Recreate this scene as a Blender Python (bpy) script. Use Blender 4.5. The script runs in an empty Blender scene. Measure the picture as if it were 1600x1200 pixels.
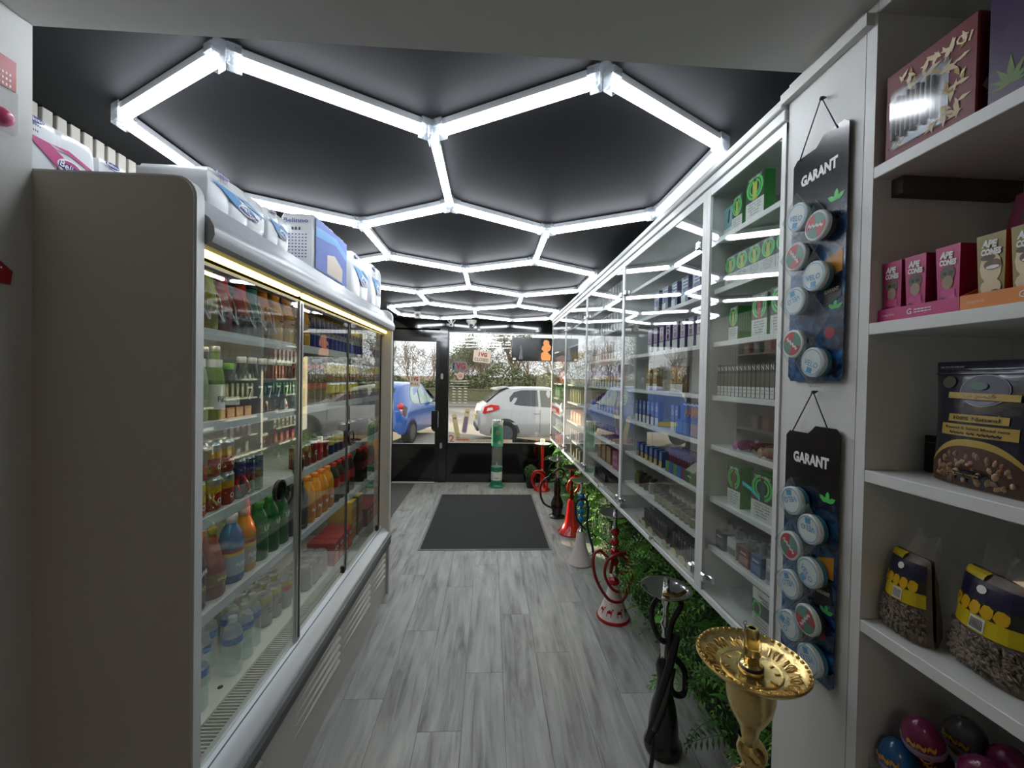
import bpy, bmesh, math, random
from mathutils import Vector, Matrix
rnd = random.Random(11)
C = bpy.context.scene.collection
SC = bpy.context.scene
PI = math.pi
# ---------------------------------------------------------------- camera, sky, sun, exposure
cam = bpy.data.cameras.new('camera'); camo = bpy.data.objects.new('camera', cam); C.objects.link(camo)
cam.sensor_width = 36.0; cam.lens = 635.52 / 1600 * 36; cam.clip_start = .02; cam.clip_end = 300
def cam_rot(yaw, pit, rol):
    f = Vector((math.sin(yaw)*math.cos(pit), math.cos(yaw)*math.cos(pit), -math.sin(pit)))
    r = Vector((math.cos(yaw), -math.sin(yaw), 0)); d = f.cross(r)
    c, s = math.cos(rol), math.sin(rol)
    r2 = c*r - s*d; d2 = s*r + c*d
    return Matrix((r2, -d2, -f)).transposed()
camo.matrix_world = Matrix.Translation((0, 0, 1.55)) @ cam_rot(.053584, .014056, .018425).to_4x4()
SC.camera = camo
w = bpy.data.worlds.new('overcast_sky'); SC.world = w; w.use_nodes = True
wn = w.node_tree.nodes['Background']; wn.inputs[0].default_value = (.93, .96, 1, 1); wn.inputs[1].default_value = 1.7
sun = bpy.data.lights.new('low_sun', 'SUN'); sun.energy = 15; sun.angle = .012; sun.color = (1, .86, .62)
suno = bpy.data.objects.new('low_sun', sun); C.objects.link(suno)
suno.rotation_euler = Vector((.95, -1, -.27)).to_track_quat('-Z', 'Y').to_euler()
rl = bpy.data.lights.new('back_room_lamp', 'AREA'); rl.energy = 3.6; rl.size = .5; rl.color = (1, .74, .48)
rlo = bpy.data.objects.new('back_room_lamp', rl); C.objects.link(rlo); rlo.location = (-.2, -1.5, 2.3)
LED = 22.0
SC.view_settings.view_transform = 'Standard'; SC.view_settings.look = 'None'
SC.view_settings.exposure = 0.0; SC.view_settings.gamma = 1.0; SC.view_settings.use_curve_mapping = False
try:
    SC.cycles.max_bounces = 8; SC.cycles.diffuse_bounces = 4; SC.cycles.glossy_bounces = 4
    SC.cycles.transparent_max_bounces = 28; SC.cycles.caustics_reflective = False; SC.cycles.caustics_refractive = False
    SC.cycles.sample_clamp_indirect = 6
except Exception: pass
# ---------------------------------------------------------------- helpers: materials
def lin(c):
    if isinstance(c, str):
        c = c.lstrip('#'); c = [int(c[i:i+2], 16)/255 for i in (0, 2, 4)]
    return tuple((x/12.92 if x <= .04045 else ((x+.055)/1.055)**2.4) for x in c) + (1,)
_M = {}
def mat(name, col=None, rough=.5, metal=0, noise=0, nscale=30, bump=0, coat=0, vary=0, emit=0, spec=.5, trans=0, stretch=None):
    if name in _M: return _M[name]
    m = bpy.data.materials.new(name); m.use_nodes = True; nt = m.node_tree
    b = nt.nodes['Principled BSDF']; c = lin(col)
    b.inputs['Base Color'].default_value = c; b.inputs['Roughness'].default_value = rough
    b.inputs['Metallic'].default_value = metal; b.inputs['Specular IOR Level'].default_value = spec
    if coat: b.inputs['Coat Weight'].default_value = coat; b.inputs['Coat Roughness'].default_value = .08
    if emit: b.inputs['Emission Color'].default_value = c; b.inputs['Emission Strength'].default_value = emit
    src = None
    if noise or bump:
        n = nt.nodes.new('ShaderNodeTexNoise'); n.inputs['Scale'].default_value = nscale; n.inputs['Detail'].default_value = 5
        tc = nt.nodes.new('ShaderNodeTexCoord')
        if stretch:
            mp = nt.nodes.new('ShaderNodeMapping'); mp.inputs['Scale'].default_value = stretch
            nt.links.new(tc.outputs['Object'], mp.inputs[0]); nt.links.new(mp.outputs[0], n.inputs['Vector'])
        else: nt.links.new(tc.outputs['Object'], n.inputs['Vector'])
        if noise:
            r = nt.nodes.new('ShaderNodeMix'); r.data_type = 'RGBA'
            r.inputs['A'].default_value = tuple(x*(1-noise) for x in c[:3])+(1,); r.inputs['B'].default_value = tuple(min(1, x*(1+noise)) for x in c[:3])+(1,)
            nt.links.new(n.outputs['Fac'], r.inputs['Factor']); src = r.outputs['Result']
        if bump:
            bp = nt.nodes.new('ShaderNodeBump'); bp.inputs['Strength'].default_value = bump; bp.inputs['Distance'].default_value = .01
            nt.links.new(n.outputs['Fac'], bp.inputs['Height']); nt.links.new(bp.outputs[0], b.inputs['Normal'])
    if vary:
        oi = nt.nodes.new('ShaderNodeObjectInfo'); hv = nt.nodes.new('ShaderNodeHueSaturation')
        mr = nt.nodes.new('ShaderNodeMapRange'); mr.inputs['To Min'].default_value = 1-vary; mr.inputs['To Max'].default_value = 1+vary
        nt.links.new(oi.outputs['Random'], mr.inputs['Value']); nt.links.new(mr.outputs[0], hv.inputs['Value'])
        if src: nt.links.new(src, hv.inputs['Color'])
        else: hv.inputs['Color'].default_value = c
        src = hv.outputs[0]
    if src: nt.links.new(src, b.inputs['Base Color'])
    if trans:
        t = nt.nodes.new('ShaderNodeBsdfTransparent'); t.inputs[0].default_value = tuple(.5+.5*x for x in c[:3])+(1,)
        mx = nt.nodes.new('ShaderNodeMixShader'); mx.inputs[0].default_value = 1-trans
        nt.links.new(t.outputs[0], mx.inputs[1]); nt.links.new(b.outputs[0], mx.inputs[2])
        nt.links.new(mx.outputs[0], nt.nodes['Material Output'].inputs[0])
    _M[name] = m; return m
def glass(name, tint=(1, 1, 1), refl=1.0, rough=0.0, ior=1.5, body=0):
    """thin clear sheet: see-through with a Fresnel mirror on top, plus a little milky body for plastic film"""
    if name in _M: return _M[name]
    m = bpy.data.materials.new(name); m.use_nodes = True; nt = m.node_tree; nt.nodes.remove(nt.nodes['Principled BSDF'])
    t = nt.nodes.new('ShaderNodeBsdfTransparent'); t.inputs[0].default_value = tuple(tint)+(1,)
    g = nt.nodes.new('ShaderNodeBsdfGlossy'); g.inputs['Roughness'].default_value = rough; g.inputs[0].default_value = (1, 1, 1, 1)
    fr = nt.nodes.new('ShaderNodeFresnel'); fr.inputs['IOR'].default_value = ior
    ml = nt.nodes.new('ShaderNodeMath'); ml.operation = 'MULTIPLY'; ml.inputs[1].default_value = refl; ml.use_clamp = True
    ge = nt.nodes.new('ShaderNodeNewGeometry'); iv = nt.nodes.new('ShaderNodeMath'); iv.operation = 'SUBTRACT'; iv.inputs[0].default_value = 1
    fm = nt.nodes.new('ShaderNodeMath'); fm.operation = 'MULTIPLY'     # only the entering face mirrors, so a sheet reflects once
    nt.links.new(ge.outputs['Backfacing'], iv.inputs[1]); nt.links.new(iv.outputs[0], fm.inputs[0]); nt.links.new(fr.outputs[0], fm.inputs[1])
    nt.links.new(fm.outputs[0], ml.inputs[0])
    mx = nt.nodes.new('ShaderNodeMixShader'); nt.links.new(ml.outputs[0], mx.inputs[0])
    nt.links.new(t.outputs[0], mx.inputs[1]); nt.links.new(g.outputs[0], mx.inputs[2]); out = mx.outputs[0]
    if body:
        d = nt.nodes.new('ShaderNodeBsdfDiffuse'); d.inputs[0].default_value = tuple(tint)+(1,)
        m2 = nt.nodes.new('ShaderNodeMixShader'); m2.inputs[0].default_value = body
        nt.links.new(out, m2.inputs[1]); nt.links.new(d.outputs[0], m2.inputs[2]); out = m2.outputs[0]
    nt.links.new(out, nt.nodes['Material Output'].inputs[0])
    _M[name] = m; return m
# ---------------------------------------------------------------- helpers: meshes
class MB:
    def __init__(s): s.v = []; s.f = []; s.m = []
    def add(s, vs, fs, m=0):
        o = len(s.v); s.v += [tuple(p) for p in vs]
        for k, f in enumerate(fs): s.f.append([o+i for i in f]); s.m.append(m[k] if isinstance(m, (list, tuple)) else m)
        return s
    def box(s, x0, y0, z0, x1, y1, z1, m=0):
        v = [(x, y, z) for x in (x0, x1) for y in (y0, y1) for z in (z0, z1)]
        return s.add(v, [(0, 1, 3, 2), (4, 6, 7, 5), (0, 4, 5, 1), (2, 3, 7, 6), (0, 2, 6, 4), (1, 5, 7, 3)], m)
    def bbox(s, x0, y0, z0, x1, y1, z1, b=.003, m=0):
        b = min(b, (x1-x0)*.45, (y1-y0)*.45, (z1-z0)*.45); L = [(x0, x1), (y0, y1), (z0, z1)]
        idx = {}; vs = []
        for c in range(8):
            sg = [(c >> k) & 1 for k in range(3)]
            for a in range(3):
                p = [L[k][sg[k]] + (0 if k == a else (b if sg[k] == 0 else -b)) for k in range(3)]
                idx[(c, a)] = len(vs); vs.append(p)
        fs = []
        for a in range(3):
            u, w_ = (a+1) % 3, (a+2) % 3
            for sd in (0, 1):
                q = [(0, 0), (1, 0), (1, 1), (0, 1)]
                if not sd: q = q[::-1]
                fs.append([idx[((sd << a) | (i << u) | (j << w_), a)] for i, j in q])
        for a in range(3):       # edges along axis a
            u, w_ = (a+1) % 3, (a+2) % 3
            for i in (0, 1):
                for j in (0, 1):
                    c0 = (i << u) | (j << w_); c1 = c0 | (1 << a)
                    f = [idx[(c0, u)], idx[(c1, u)], idx[(c1, w_)], idx[(c0, w_)]]
                    fs.append(f if i == j else f[::-1])
        for c in range(8):
            f = [idx[(c, 0)], idx[(c, 1)], idx[(c, 2)]]
            fs.append(f if bin(c).count('1') % 2 == 1 else f[::-1])
        return s.add(vs, fs, m)
    def lathe(s, prof, n=16, m=0, c=(0, 0, 0), sx=1, sy=1, cap=True):
        o = len(s.v)
        for r, z in prof:
            for k in range(n):
                a = 2*PI*k/n; s.v.append((c[0]+r*sx*math.cos(a), c[1]+r*sy*math.sin(a), c[2]+z))
        for i in range(len(prof)-1):
            mm = m[i] if isinstance(m, (list, tuple)) else m
            for k in range(n):
                k2 = (k+1) % n; s.f.append([o+i*n+k, o+i*n+k2, o+(i+1)*n+k2, o+(i+1)*n+k]); s.m.append(mm)
        m0 = m[0] if isinstance(m, (list, tuple)) else m; m1 = m[-1] if isinstance(m, (list, tuple)) else m
        if cap and prof[0][0] > 1e-5: s.f.append([o+k for k in range(n)][::-1]); s.m.append(m0)
        if cap and prof[-1][0] > 1e-5: s.f.append([o+(len(prof)-1)*n+k for k in range(n)]); s.m.append(m1)
        return s
    def tube(s, pts, r, n=6, m=0, closed=False):
        pts = [Vector(p) for p in pts]; o = len(s.v); N = len(pts)
        up = Vector((0, 0, 1)); prev = None
        for i, p in enumerate(pts):
            t = (pts[(i+1) % N]-pts[i-1]) if closed or 0 < i < N-1 else (pts[1]-pts[0] if i == 0 else pts[-1]-pts[-2])
            if t.length < 1e-9: t = Vector((0, 0, 1))
            t.normalize()
            if prev is None:
                a = t.cross(up)
                if a.length < .05: a = t.cross(Vector((1, 0, 0)))
            else: a = prev - t*prev.dot(t)
            a.normalize(); prev = a; b = t.cross(a)
            rr = r[i] if isinstance(r, (list, tuple)) else r
            for k in range(n):
                an = 2*PI*k/n; s.v.append(tuple(p + a*(rr*math.cos(an)) + b*(rr*math.sin(an))))
        for i in range(N if closed else N-1):
            for k in range(n):
                k2 = (k+1) % n; j = (i+1) % N
                s.f.append([o+i*n+k, o+i*n+k2, o+j*n+k2, o+j*n+k]); s.m.append(m)
        if not closed:
            s.f.append([o+k for k in range(n)][::-1]); s.m.append(m); s.f.append([o+(N-1)*n+k for k in range(n)]); s.m.append(m)
        return s
    def prism(s, poly, axis, a0, a1, m=0):
        def P(u, v, a): return {'x': (a, u, v), 'y': (u, a, v), 'z': (u, v, a)}[axis]
        n = len(poly); vs = [P(u, v, a0) for u, v in poly] + [P(u, v, a1) for u, v in poly]
        fs = [list(range(n))[::-1], list(range(n, 2*n))] + [[i, (i+1) % n, n+(i+1) % n, n+i] for i in range(n)]
        ar = sum(poly[i][0]*poly[(i+1) % n][1]-poly[(i+1) % n][0]*poly[i][1] for i in range(n))
        if (ar < 0) != (axis == 'y'): fs = [f[::-1] for f in fs]
        return s.add(vs, fs, m)
    def ball(s, c, r, m=0, n=10, k=6, sz=1):
        return s.lathe([(max(1e-6, r*math.sin(PI*i/k)), -r*sz*math.cos(PI*i/k)) for i in range(k+1)], n, m, c)
    def mesh(s, name, mats, smooth=35):
        me = bpy.data.meshes.new(name); me.from_pydata(s.v, [], s.f)
        for mm in (mats if isinstance(mats, (list, tuple)) else [mats]): me.materials.append(mm)
        if any(s.m): me.polygons.foreach_set('material_index', s.m)
        if smooth:
            me.polygons.foreach_set('use_smooth', [True]*len(s.f)); me.update()
            try: me.set_sharp_from_angle(angle=math.radians(smooth))
            except Exception: pass
        me.update(); return me
    def wb(s, name, mats, parent, smooth=35):
        """build from world coordinates under a thing that stands elsewhere"""
        L = parent.location if parent.parent is None else parent.parent.location
        s.v = [(p[0]-L.x, p[1]-L.y, p[2]-L.z) for p in s.v]; return s.build(name, mats, parent, smooth)
    def build(s, name, mats, parent=None, smooth=35):
        return ob(name, s.mesh(name, mats, smooth), parent)
def ob(name, me, parent=None, loc=None, rot=None):
    o = bpy.data.objects.new(name, me); C.objects.link(o)
    if parent is not None: o.parent = parent
    if loc is not None: o.location = loc
    if rot is not None: o.rotation_euler = rot
    return o
def tag(o, label, cat, group=None, kind=None):
    o['label'] = label; o['category'] = cat
    if group: o['group'] = group
    if kind: o['kind'] = kind
    return o
def thing(name, label, cat, loc=(0, 0, 0), rz=0, group=None):
    return tag(ob(name, None, None, loc, (0, 0, rz)), label, cat, group)
def struct(o): o['kind'] = 'structure'; return o
def dup(root, loc, rz=None, label=None, group=None, rot=None, scale=None):
    def cp(o, par):
        c = o.copy(); C.objects.link(c); c.parent = par
        for ch in o.children: cp(ch, c)
        return c
    r = cp(root, None); r.location = loc
    if rz is not None: r.rotation_euler = (0, 0, rz)
    if rot is not None: r.rotation_euler = rot
    if scale is not None: r.scale = (scale,)*3 if not isinstance(scale, (tuple, list)) else scale
    if label: r['label'] = label
    if group: r['group'] = group
    return r
_T = {}
def text_mesh(s, m, w, h, y, cx=0, cz=0, curve=None, bold=.01, tilt=0, flip=False):
    """flat lettering facing -Y, fitted into w by h around (cx, cz)"""
    key = s
    if key not in _T:
        cu = bpy.data.curves.new('lettering', 'FONT'); cu.body = s; cu.resolution_u = 2; cu.align_x = 'CENTER'; cu.align_y = 'CENTER'; cu.offset = bold
        o = bpy.data.objects.new('lettering', cu); C.objects.link(o)
        dg = bpy.context.evaluated_depsgraph_get(); me = bpy.data.meshes.new_from_object(o.evaluated_get(dg))
        _T[key] = ([tuple(v.co) for v in me.vertices], [list(p.vertices) for p in me.polygons])
        bpy.data.objects.remove(o); bpy.data.curves.remove(cu); bpy.data.meshes.remove(me)
    vs, fs = _T[key]
    if not vs: return None
    x0 = min(v[0] for v in vs); x1 = max(v[0] for v in vs); y0 = min(v[1] for v in vs); y1 = max(v[1] for v in vs)
    kx = w/max(1e-6, x1-x0); ky = h/max(1e-6, y1-y0); out = []
    for v in vs:
        a = (v[0]-(x0+x1)/2)*kx*(-1 if flip else 1); b = (v[1]-(y0+y1)/2)*ky
        a, b = a*math.cos(tilt)-b*math.sin(tilt), a*math.sin(tilt)+b*math.cos(tilt)
        a += cx; b += cz
        out.append((a, y, b) if not curve else (curve*math.sin(a/curve), -curve*math.cos(a/curve), b))
    me = bpy.data.meshes.new('lettering'); me.from_pydata(out, [], [f[::-1] for f in fs] if flip else fs); me.materials.append(m); me.update()
    return me
def text(parent, s, m, w, h, y, cx=0, cz=0, name='lettering', **k):
    me = text_mesh(s, m, w, h, y, cx, cz, **k)
    return ob(name, me, parent) if me else None
ORD = 'first second third fourth fifth sixth seventh eighth ninth tenth eleventh twelfth thirteenth fourteenth fifteenth sixteenth seventeenth eighteenth nineteenth twentieth twenty-first twenty-second twenty-third twenty-fourth'.split()
def arc(cx, cy, r0, a0, a1, n): return [(cx+r0*math.cos(a0+(a1-a0)*i/n), cy+r0*math.sin(a0+(a1-a0)*i/n)) for i in range(n+1)]
def rrect(x0, z0, x1, z1, r, n=4):
    return arc(x1-r, z0+r, r, -PI/2, 0, n)+arc(x1-r, z1-r, r, 0, PI/2, n)+arc(x0+r, z1-r, r, PI/2, PI, n)+arc(x0+r, z0+r, r, PI, 1.5*PI, n)
def spline(P, n=6):
    P = [Vector(p) for p in P]; out = []
    for i in range(len(P)-1):
        a, b, c, d = P[max(0, i-1)], P[i], P[i+1], P[min(len(P)-1, i+2)]
        for k in range(n):
            t = k/n; out.append(.5*((2*b)+(c-a)*t+(2*a-5*b+4*c-d)*t*t+(3*b-a-3*c+d)*t**3))
    return out+[P[-1]]
# ---------------------------------------------------------------- common materials
WHITE = mat('white_board', '#dcdedd', .45, noise=.03, nscale=60)
WPAINT = mat('white_paint', '#cfcfcc', .7, noise=.03, nscale=20)
WMETAL = mat('white_steel', '#d3d5d4', .35, noise=.02, nscale=40)
PANELM = mat('grey_white_side_steel', '#b9b4aa', .42, noise=.02, nscale=60)
ALU = mat('brushed_aluminium', '#b9bcc2', .28, 1, noise=.06, nscale=200)
CHROME = mat('chrome', '#e6e6e8', .16, 1)
BLACK = mat('black_plastic', '#0c0c0d', .35)
BLACKG = mat('black_gloss', '#060607', .12, coat=.4)
DGREY = mat('dark_grey_rubber', '#55585c', .5)
GLASS = glass('clear_glass', (.975, .99, .98), 1.0)
DOORG = glass('cabinet_door_glass', (.965, .985, .975), 1.7)
FRIDGEG = glass('fridge_door_glass', (.955, .98, .97), 1.6)
ACRYL = glass('clear_acrylic', (.93, .95, .95), 1.0, .02, body=.05)
FILM = glass('clear_film', (.93, .94, .95), 2.0, .12, body=.04)
# ---------------------------------------------------------------- the room
YF = 5.95; ZC = 2.39
FLOORJ = mat('floor_joint', '#5c5c59', .8)
def plank_mat():
    m = mat('grey_oak_plank', '#9b9b97', .42, noise=.0, vary=.0)
    nt = m.node_tree; b = nt.nodes['Principled BSDF']
    tc = nt.nodes.new('ShaderNodeTexCoord'); oi = nt.nodes.new('ShaderNodeObjectInfo')
    ad = nt.nodes.new('ShaderNodeVectorMath'); ad.operation = 'ADD'
    cm = nt.nodes.new('ShaderNodeCombineXYZ')
    m7 = nt.nodes.new('ShaderNodeMath'); m7.operation = 'MULTIPLY'; m7.inputs[1].default_value = 37
    nt.links.new(oi.outputs['Random'], m7.inputs[0])
    for k in range(3): nt.links.new(m7.outputs[0], cm.inputs[k])
    nt.links.new(tc.outputs['Object'], ad.inputs[0]); nt.links.new(cm.outputs[0], ad.inputs[1])
    mp = nt.nodes.new('ShaderNodeMapping'); mp.inputs['Scale'].default_value = (26, 2.2, 1); nt.links.new(ad.outputs[0], mp.inputs[0])
    n = nt.nodes.new('ShaderNodeTexNoise'); n.inputs['Scale'].default_value = 1; n.inputs['Detail'].default_value = 8; n.inputs['Roughness'].default_value = .62; n.inputs['Distortion'].default_value = .8
    nt.links.new(mp.outputs[0], n.inputs['Vector'])
    mp2 = nt.nodes.new('ShaderNodeMapping'); mp2.inputs['Scale'].default_value = (5, 1.3, 1); nt.links.new(ad.outputs[0], mp2.inputs[0])
    n2 = nt.nodes.new('ShaderNodeTexNoise'); n2.inputs['Scale'].default_value = 1; n2.inputs['Detail'].default_value = 3; n2.inputs['Distortion'].default_value = 1.5
    nt.links.new(mp2.outputs[0], n2.inputs['Vector'])
    r = nt.nodes.new('ShaderNodeValToRGB'); e = r.color_ramp.elements
    e[0].position = .33; e[0].color = lin('#62625d'); e[1].position = .64; e[1].color = lin('#b9bbb8')
    q = r.color_ramp.elements.new(.46); q.color = lin('#979895')
    ml = nt.nodes.new('ShaderNodeMath'); ml.operation = 'MULTIPLY_ADD'; ml.inputs[1].default_value = .55
    nt.links.new(n.outputs['Fac'], ml.inputs[0])
    m3 = nt.nodes.new('ShaderNodeMath'); m3.operation = 'MULTIPLY'; m3.inputs[1].default_value = .45; nt.links.new(n2.outputs['Fac'], m3.inputs[0])
    nt.links.new(m3.outputs[0], ml.inputs[2]); nt.links.new(ml.outputs[0], r.inputs[0])
    hv = nt.nodes.new('ShaderNodeHueSaturation'); mr = nt.nodes.new('ShaderNodeMapRange'); mr.inputs['To Min'].default_value = .93; mr.inputs['To Max'].default_value = 1.06
    nt.links.new(oi.outputs['Random'], mr.inputs[0]); nt.links.new(mr.outputs[0], hv.inputs['Value']); nt.links.new(r.outputs[0], hv.inputs['Color'])
    nt.links.new(hv.outputs[0], b.inputs['Base Color'])
    bp = nt.nodes.new('ShaderNodeBump'); bp.inputs['Strength'].default_value = .12; bp.inputs['Distance'].default_value = .004
    nt.links.new(n.outputs['Fac'], bp.inputs['Height']); nt.links.new(bp.outputs[0], b.inputs['Normal'])
    return m
PLANK = plank_mat()
fl = struct(MB().box(-1.5, -2.2, -.03, 1.1, YF+.03, -.004).build('floor', FLOORJ, None, 0))
PW, PLn = .192, 1.235
pm = {}
row = 0; x = -1.06
while x < 1.06:
    y = -.2 - [0, .72, .31, 1.02, .5, .15, .86][row % 7]
    while y < YF:
        y0, y1 = max(y, -.2), min(y+PLn, YF-.02)
        if y1-y0 > .03:
            L = round(y1-y0, 3)
            if L not in pm: pm[L] = MB().bbox(.0005, .0005, -.004, PW-.0005, L-.0005, .0, .0008).mesh('floor_plank', PLANK, 0)
            ob('floor_plank', pm[L], fl, (x, y0, 0))
        y += PLn
    x += PW; row += 1
CEILM = mat('charcoal_ceiling', '#0d0f13', .7, spec=.25, noise=.06, nscale=8, bump=.06)
struct(MB().box(-1.5, 1.0, ZC, 1.1, YF+.1, ZC+.06).build('ceiling', CEILM, None, 0))
# left shop wall with vertical slats
wl = struct(MB().box(-1.52, 1.02, 0, -1.455, YF, ZC).build('wall_left', mat('slat_gap', '#3a3a3a', .8), None, 0))
SLAT = mat('pale_slat', '#c4c0b6', .6, noise=.05, nscale=30)
sm = MB().bbox(-1.455, .001, 0, -1.44, .0335, ZC-.001, .002).mesh('slat', SLAT, 0)
y = 1.03
while y < YF-.05: ob('slat', sm, wl, (0, y, 0)); y += .0445
struct(MB().box(1.065, .83, 0, 1.13, YF, ZC).build('wall_right', WPAINT, None, 0))
# back room: the doorway the photo is taken from
struct(MB().box(-1.12, -2.2, 0, -1.06, 1.0, 2.62).build('wall_left_back_room', WPAINT, None, 0))
struct(MB().box(-1.12, -2.26, 0, 1.2, -2.2, 2.62).build('wall_back', WPAINT, None, 0))
struct(MB().box(1.14, -2.2, 0, 1.2, .80, 2.62).build('wall_right_back_room', WPAINT, None, 0))
struct(MB().box(-1.2, -2.26, 2.62, 1.2, .8, 2.68).build('ceiling_back_room', WPAINT, None, 0))
struct(MB().box(-1.6, .80, 2.336, 1.2, 1.0, 2.68).build('trim_3', WPAINT, None, 0))
struct(MB().box(-1.6, .985, 0, -1.10, .999, 2.336).build('wall_back_shop', WPAINT, None, 0))
struct(MB().box(.79, .83, .0, 1.14, 1.05, 2.30).box(.781, .829, .0, .79, 1.051, 2.292).build('trim_1', mat('white_column_board', '#d5d6d4', .5, noise=.02, nscale=50), None, 0))
struct(MB().box(.762, .81, 2.292, .80, 1.06, 2.318).box(.775, .83, 2.318, 1.14, 1.045, 2.336).build('trim_2', WPAINT, None, 0))
# shop front: black frame, door_1 at the left, window_1 at the right
FR = mat('black_frame', '#0b0b0c', .3, coat=.3)
FP = mat('black_gloss_panel', '#070708', .1, coat=.6)
g = MB()
g.box(-1.5, YF, 2.225, 1.1, YF+.07, ZC)            # transom band
g.box(-.735, YF-.02, 0, -.625, YF+.07, 2.24)      # post between door and window
g.box(-1.5, YF, 2.07, -.73, YF+.06, 2.25)
struct(g.build('wall_front', FP, None, 0))
d = struct(ob('door_1', None, None, (0, 0, 0)))
f = MB().box(-1.49, YF-.005, .0, -1.40, YF+.045, 2.07).box(-.79, YF-.005, 0, -.735, YF+.045, 2.07).box(-1.4, YF-.005, 2.06, -.79, YF+.045, 2.12).box(-1.4, YF-.005, .53, -.79, YF+.045, .575)
f.build('door_frame', FR, d, 0)
MB().box(-1.40, YF+.005, .02, -.79, YF+.03, .53).box(-1.36, YF-.004, .34, -.83, YF+.005, .352).box(-1.36, YF-.004, .06, -.83, YF+.005, .07).build('lower_panel', FP, d, 0)
MB().box(-1.40, YF+.018, .575, -.79, YF+.024, 2.06).build('pane', GLASS, d, 0)
h = MB().bbox(-.835, YF-.07, .80, -.735, YF-.035, 1.065, .006).box(-.80, YF-.04, .85, -.77, YF, 1.0).build('door_handle', BLACK, d)
MB().box(-.741, YF-.075, .83, -.735, YF-.069, 1.05).build('handle_edge', mat('grey_white_plastic', '#c4c6c8', .4), h)
for z in (1.56, .555):
    MB().prism(rrect(-.715, z-.042, -.68, z+.042, .016), 'y', YF-.032, YF-.02).build('lock_cover', mat('grey_plastic', '#8f9296', .4), d)
wn_ = struct(ob('window_1', None, None, (0, 0, 0)))
MB().box(-.625, YF, 0, -.603, YF+.06, 2.24).box(-.603, YF, .565, 1.065, YF+.06, .595).box(-.603, YF, 2.205, 1.065, YF+.06, 2.235).build('window_frame', FR, wn_, 0)
MB().box(-.61, YF+.002, .585, 1.065, YF+.008, .597).build('glazing_bead', mat('pale_bead', '#a9aca9', .5), wn_, 0)
MB().box(-.603, YF+.01, .02, 1.065, YF+.05, .565).box(-.603, YF+.0, .0, 1.065, YF+.05, .02).build('lower_panel', FP, wn_, 0)
MB().box(-.603, YF+.028, .595, 1.065, YF+.034, 2.205).build('pane', GLASS, wn_, 0)
struct(MB().box(-1.5, YF-.03, 0, 1.06, YF, .018).build('trim_4', mat('threshold_alu', '#bfbfba', .4, .6), None, 0))
# entrance mat
t = thing('entrance_mat', 'dark grey ribbed entrance mat with grey edging on the floor before the door', 'mat')
MB().box(-.60, 3.66, 0, .565, 5.36, .008).build('carpet', mat('mat_carpet', '#3b3c3e', .95, noise=.35, nscale=260, bump=.8), t, 0)
MB().box(-.62, 3.64, 0, -.60, 5.38, .006).box(.565, 3.64, 0, .585, 5.38, .006).box(-.6, 3.64, 0, .565, 3.66, .006).box(-.6, 5.36, 0, .565, 5.38, .006).build('edging', mat('mat_edge', '#7d7f80', .6), t, 0)
# ---------------------------------------------------------------- hexagon ceiling lamps
t = thing('hexagon_ceiling_light', 'grid of bright white light tubes in hexagons on the black ceiling', 'ceiling light')
TUBE = mat('led_diffuser', '#f4f9ff', .4, emit=LED)
CONN = glass('tube_connector', (.8, .82, .84), 2.0, .05, body=.25)
HX, HY, HL, ZT = -.2024, 1.0812, .5702, 2.35
def node(i, j): return (HX+i*HL*.8660, HY+j*HL)
edges = []
def E(a, b):
    k = tuple(sorted((a, b)))
    if k not in edges: edges.append(k)
E((-1, 0), (-2, .5)); E((-1, 0), (0, .5)); E((1, 0), (0, .5)); E((1, 0), (2, .5))
for c in range(3):
    j = .5+3*c
    for i in (-2, 0, 2): E((i, j), (i, j+1))
    E((-2, j+1), (-1, j+1.5)); E((-1, j+1.5), (0, j+1)); E((0, j+1), (1, j+1.5)); E((1, j+1.5), (2, j+1))
    if c < 2:
        for i in (-1, 1): E((i, j+1.5), (i, j+2.5))
        E((-1, j+2.5), (-2, j+3)); E((-1, j+2.5), (0, j+3)); E((1, j+2.5), (0, j+3)); E((1, j+2.5), (2, j+3))
tl = HL-.055
tube_me = MB().bbox(-tl/2, -.0145, -.014, tl/2, .0145, .0135, .009).mesh('light_tube', TUBE, 0)
hous_me = MB().box(-tl/2, -.012, .0138, tl/2, .012, .034).mesh('tube_housing', mat('tube_housing_white', '#c9ccd0', .4), 0)
deg = {}
for a, b in edges:
    pa, pb = Vector(node(*a)), Vector(node(*b)); ang = math.atan2(pb.y-pa.y, pb.x-pa.x); mid = (pa+pb)/2
    o = ob('light_tube', tube_me, t, (mid.x, mid.y, ZT), (0, 0, ang)); ob('tube_housing', hous_me, o)
    deg.setdefault(a, []).append(ang); deg.setdefault(b, []).append(ang+PI)
conn = {}
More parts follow.
